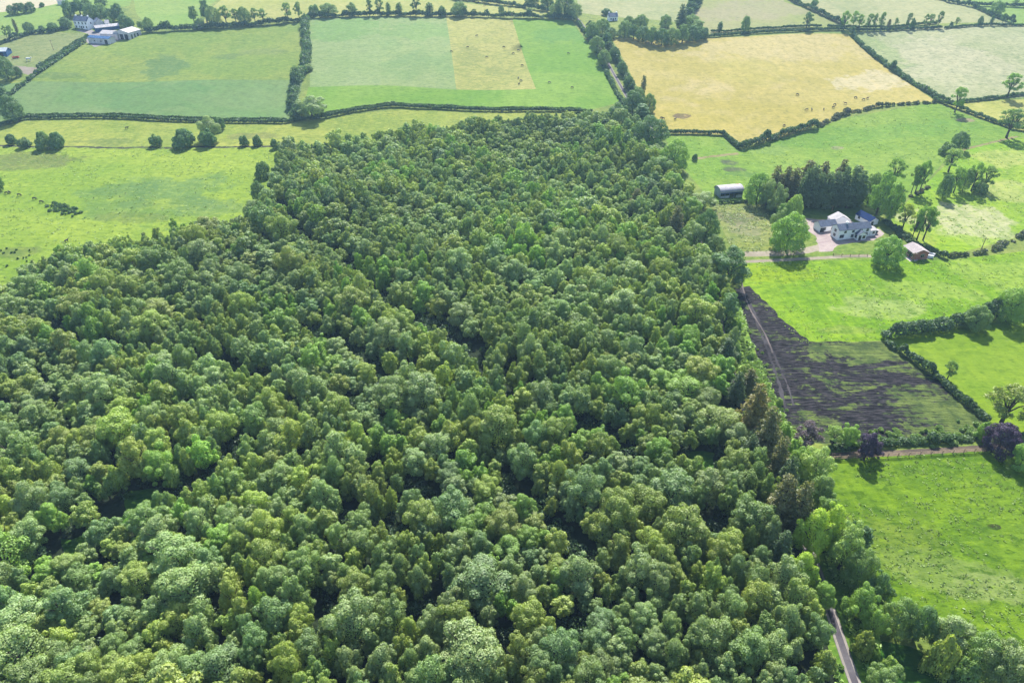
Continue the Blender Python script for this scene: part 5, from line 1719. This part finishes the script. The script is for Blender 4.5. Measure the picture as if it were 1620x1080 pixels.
def trailer(px, rz, mat, label, L=3.2, Wd=1.7, canopy=False):
    o = empty('trailer', P(*px), rz)
    tag(o, label, 'trailer')
    b = MB()
    b.box(0, L, 0, Wd, 0.62, 0.74).box(0, L, 0, 0.06, 0.74, 1.3).box(0, L, Wd - 0.06, Wd, 0.74, 1.3).box(0, 0.06, 0.06, Wd - 0.06, 0.74, 1.3).box(L - 0.06, L, 0.06, Wd - 0.06, 0.74, 1.3)
    b.build('box', mat, o)
    MB().tube([(L, Wd / 2, 0.66), (L + 1.1, Wd / 2, 0.6)], [0.06, 0.05], 6).build('drawbar', M_SHEET, o)
    for y in (-0.14, Wd + 0.14):
        wheel(o, L * 0.4, y, 0.36)
        wheel(o, L * 0.4 + 0.8, y, 0.36)
    if canopy:
        MB().box(-0.05, L + 0.05, -0.05, Wd + 0.05, 1.32, 1.45).build('cover', M_PALE, o)


trailer((1379, 371), 0.2, M_DARK, 'dark covered trailer parked at the right end of the white house', 2.4, 1.5, True)
trailer((20, 94), 0.4, M_RED, 'red farm trailer beside the small blue shed', 3.6, 2.0)
# pale garden wall and white bench box at the bungalow
for (pA, pB, hh, lab) in [((1463, 407), (1476, 409), 0.9, 'low white garden wall right of the bungalow'), ((1466, 402), (1478, 405.5), 0.8, 'second low white wall behind the first at the bungalow')]:
    a, b_ = P(*pA), P(*pB)
    dd = b_ - a
    o = empty('garden_wall', a, math.atan2(dd.y, dd.x))
    tag(o, lab, 'garden wall')
    MB().box(0, dd.length, 0, 0.3, -0.2, hh).build('wall', M_PALE, o)
    MB().box(-0.04, dd.length + 0.04, -0.04, 0.34, hh, hh + 0.08).build('coping', M_WHITE, o)
o = empty('oil_tank', P(1449.5, 410.5), 0.35)
tag(o, 'white oil tank standing against the brick gable of the bungalow', 'tank')
b = MB()
b.box(0, 1.9, 0, 0.8, 0.25, 1.25)
b.build('tank_body', M_WPAINT, o, 0.08)
for x in (0.3, 1.4):
    MB().box(x, x + 0.2, 0.05, 0.75, -0.1, 0.25).build('support', M_STONE, o)
MB().tube([(0.95, 0.4, 1.24), (0.95, 0.4, 1.36)], [0.12, 0.12], 8).build('cap', M_SHEET, o)


def pole(px, hpx, label, arm=True):
    p = P(*px)
    s, fs = scale_at(p)
    h = hpx / (s * fs)
    o = empty('utility_pole', p, random.uniform(-0.3, 0.3))
    tag(o, label, 'utility pole', 'utility poles')
    MB().tube([(0, 0, -0.3), (0, 0, h)], [0.16, 0.11], 8).build('post', M_WOOD, o)
    if arm:
        a = MB().box(-0.9, 0.9, -0.06, 0.06, h - 0.55, h - 0.42).build('crossarm', M_WOOD, o)
        for x in (-0.8, 0, 0.8):
            MB().tube([(x, 0, h - 0.42), (x, 0, h - 0.22)], [0.05, 0.04], 6).build('insulator', M_PALE, a)


pole((85, 80), 15, 'thin pole standing in the grey-green paddock')
pole((810, 35), 12, 'thin pole at the top corner of the yellow grazing strip')
pole((805, 18), 15, 'thin pole in the far field above the strip-field hedge')
pole((706, 30), 14, 'thin pole at the boundary of the dull and yellow strips')
pole((1443, 413), 14, 'thin pole in front of the brick bungalow')
pole((1552, 395), 20, 'thin pole in the gappy scrub right of the bungalow')
pole((1316, 334), 8, 'short leaning pole on the lawn behind the house', False)


def fence(pix, label, h=1.25, step=2.4, rails=3, cat='fence'):
    pts = [P(*p) for p in pix]
    line = []
    o = empty('fence', pts[0])
    tag(o, label, cat)
    base = pts[0]
    pos = []
    for a, b in zip(pts[:-1], pts[1:]):
        n = max(1, round((b - a).length / step))
        pos += [a.lerp(b, k / n) for k in range(n)]
    pos.append(pts[-1])
    pos = [Vector((p.x, p.y, float(terr(p.x, p.y)))) - base for p in pos]
    for p in pos:
        MB().box(p.x - 0.07, p.x + 0.07, p.y - 0.07, p.y + 0.07, p.z - 0.3, p.z + h).build('post', M_WOOD, o)
    for k in range(rails):
        z = h * (0.35 + 0.28 * k)
        b = MB()
        for a, c in zip(pos[:-1], pos[1:]):
            b.tube([a + Vector((0, -0.1, z)), c + Vector((0, -0.1, z))], [0.06, 0.06], 4)
        b.build('rail', M_WOOD, o)


fence([(1298, 728), (1340, 726), (1420, 722), (1490, 718), (1558, 714)], 'timber post and rail fence along the gravel track')
fence([(1318, 404), (1345, 405.5), (1372, 405)], 'low dark fence along the drive below the white house', 1.0, 2.6, 2)
# gates
# ------------------------------------------------------------------ cattle
def cow_mesh(graze, mat):
    if graze:
        V = [(0, 0, 1.12, .36), (-.55, 0, 1.15, .34), (-.85, 0, 1.1, .25), (.55, 0, 1.12, .34), (.85, 0, 1.1, .22), (1.15, 0, .75, .15), (1.3, 0, .42, .13), (1.42, 0, .18, .08)]
    else:
        V = [(0, 0, 1.12, .36), (-.55, 0, 1.15, .34), (-.85, 0, 1.1, .25), (.55, 0, 1.12, .34), (.85, 0, 1.2, .22), (1.1, 0, 1.42, .15), (1.32, 0, 1.46, .13), (1.56, 0, 1.32, .08)]
    E = [(0, 1), (1, 2), (0, 3), (3, 4), (4, 5), (5, 6), (6, 7)]
    for sx, root, kx in ((-.72, 1, .08), (.6, 3, -.03)):
        for sy in (-.2, .2):
            n = len(V)
            V += [(sx, sy, .85, .15), (sx + kx * -1, sy, .48, .085), (sx, sy, .06, .065)]
            E += [(root, n), (n, n + 1), (n + 1, n + 2)]
    n = len(V)
    V += [(-1.06, 0, 1.05, .05), (-1.12, 0, .55, .04)]
    E += [(2, n), (n, n + 1)]
    for sy in (-.17, .17):
        n = len(V)
        V += [(V[6][0] - .14, sy, V[6][2] + .1, .04)]
        E += [(6, n)]
    me = bpy.data.meshes.new('cow')
    me.from_pydata([v[:3] for v in V], E, [])
    o = bpy.data.objects.new('cow', me)
    COL.objects.link(o)
    sk = o.modifiers.new('s', 'SKIN')
    ss = o.modifiers.new('u', 'SUBSURF')
    ss.levels = ss.render_levels = 1
    for i, v in enumerate(V):
        me.skin_vertices[0].data[i].radius = (v[3], v[3])
        me.skin_vertices[0].data[i].use_root = (i == 0)
    dg = bpy.context.evaluated_depsgraph_get()
    dg.update()
    out = bpy.data.meshes.new_from_object(o.evaluated_get(dg))
    bpy.data.objects.remove(o)
    out.materials.clear()
    out.materials.append(mat)
    out.shade_smooth()
    return out


cows = [cow_mesh(True, M_COW), cow_mesh(False, M_COW), cow_mesh(True, M_COWB), cow_mesh(False, M_COWB), cow_mesh(False, M_COWW)]
g_c = 'cattle in the fields'
for i, (px, py, kind, rz, lab) in enumerate([
    (1261, 151, 0, 0.1, 'black cow standing apart highest in the golden field'),
    (1276, 175, 0, 2.9, 'left black cow of the pair low in the golden field'),
    (1284, 175, 1, 1.5, 'right black cow of the pair low in the golden field'),
    (1303, 174, 0, 1.2, 'single dark cow left of the largest cattle knot'),
    (1318, 171, 1, 0.3, 'large black cow at the lower edge of the golden field'),
    (1320, 167, 0, 0.2, 'dark cow just behind the large black cow'),
    (1337, 165, 3, 2.7, 'brown cow right of the large black cow'),
    (1353, 156, 0, 0.0, 'black cow left of the uppermost right pair'),
    (1366, 159, 0, 3.0, 'left cow of the rightmost pair in the golden field'),
    (1372, 157, 3, 0.4, 'right brown cow of the rightmost pair in the golden field'),
    (1240, 200, 2, 0.5, 'lone brown cow on the grass patch near the bushy hedge'),
    (1046, 188, 0, 0.2, 'left cow by the clipped hedge of the golden field'),
    (1049, 189, 0, 2.7, 'right cow by the clipped hedge of the golden field'),
    (1068, 190, 1, 0.6, 'cow below the brown bare spot in the golden field'),
    (754, 58, 1, 0.2, 'highest cow in the yellow grazing strip'),
    (740, 76, 1, 0.1, 'dark cow at the left of the yellow grazing strip'),
    (714, 83, 0, 0.1, 'cow beside the left edge of the yellow strip'),
    (820, 81, 0, 0.0, 'upper cow of the pair on the right side of the yellow strip'),
    (812, 86, 0, 2.9, 'lower cow of the pair on the right side of the yellow strip'),
    (826, 105, 0, 0.2, 'cow two thirds down the right side of the yellow strip'),
    (820, 125, 1, 1.4, 'upper cow of the trio near the bottom of the yellow strip'),
    (824, 129, 0, 0.5, 'middle cow of the trio near the bottom of the yellow strip'),
    (821, 134, 0, 1.0, 'lowest cow of the trio near the bottom of the yellow strip'),
    (770, 92, 0, 0.1, 'cow in the centre of the yellow strip'),
    (797, 76, 0, 0.1, 'small dark cow right of the strip centre'),
    (869, 132, 0, 0.1, 'lone cow at the bottom of the bright green pasture'),
    (905, 140, 0, 0.1, 'lone cow farther right at the bottom of the bright green pasture'),
    (899, 86, 0, 0.1, 'lone cow in the middle of the bright green pasture'),
    (750, 4, 0, 0.2, 'leftmost cow in the far yellow-green field'),
    (757, 5, 0, 2.2, 'second cow from the left in the far yellow-green field'),
    (766, 10, 0, 0.1, 'cow lowest in the far yellow-green field'),
    (774, 3, 1, 0.1, 'upper cow in the far yellow-green field'),
    (787, 7, 0, 0.1, 'cow left of the small dark tree in the far field'),
    (817, 10, 0, 0.6, 'cow right of the small dark tree in the far field'),
    (11, 307, 0, 0.2, 'first black cow on the path from the left edge'),
    (16, 306, 1, 2.6, 'second black cow on the path from the left edge'),
    (31, 310, 0, 0.0, 'third black cow on the path in the lime pasture'),
    (55, 316, 0, 0.1, 'fourth black cow on the path in the lime pasture'),
    (66, 321, 0, 0.1, 'last black cow on the path before the scrub'),
    (201, 204, 1, 0.3, 'lone dark cow in the narrow yellow-green field'),
    (106, 383, 1, 1.2, 'lone dark cow near the left tip of the wood'),
    (46, 97, 4, 0.1, 'white animal standing in the grey-green paddock'),
]):
    o = link('cow', cows[kind], None, P(px, py, -0.03), rz)
    o.scale = (1.5,) * 3 if kind == 4 else (0.78,) * 3
    tag(o, lab, 'cow', g_c)

# ------------------------------------------------------------------ air
def haze(dens):
    b = MB()
    b.box(-3050, 3050, -650, 4050, -12, 118)
    me = b.mesh('haze', bpy.data.materials.new('haze'))
    m = me.materials[0]
    m.use_nodes = True
    nt = m.node_tree
    nt.nodes.remove(nt.nodes['Principled BSDF'])
    v = nt.nodes.new('ShaderNodeVolumePrincipled')
    v.inputs['Color'].default_value = (0.45, 0.72, 1.0, 1)
    v.inputs['Density'].default_value = dens
    v.inputs['Anisotropy'].default_value = 0.2
    nt.links.new(v.outputs[0], nt.nodes['Material Output'].inputs['Volume'])
    o = link('haze', me)
    tag(o, 'thin blue summer haze over the far fields', 'haze', kind='stuff')


haze(0.00014)
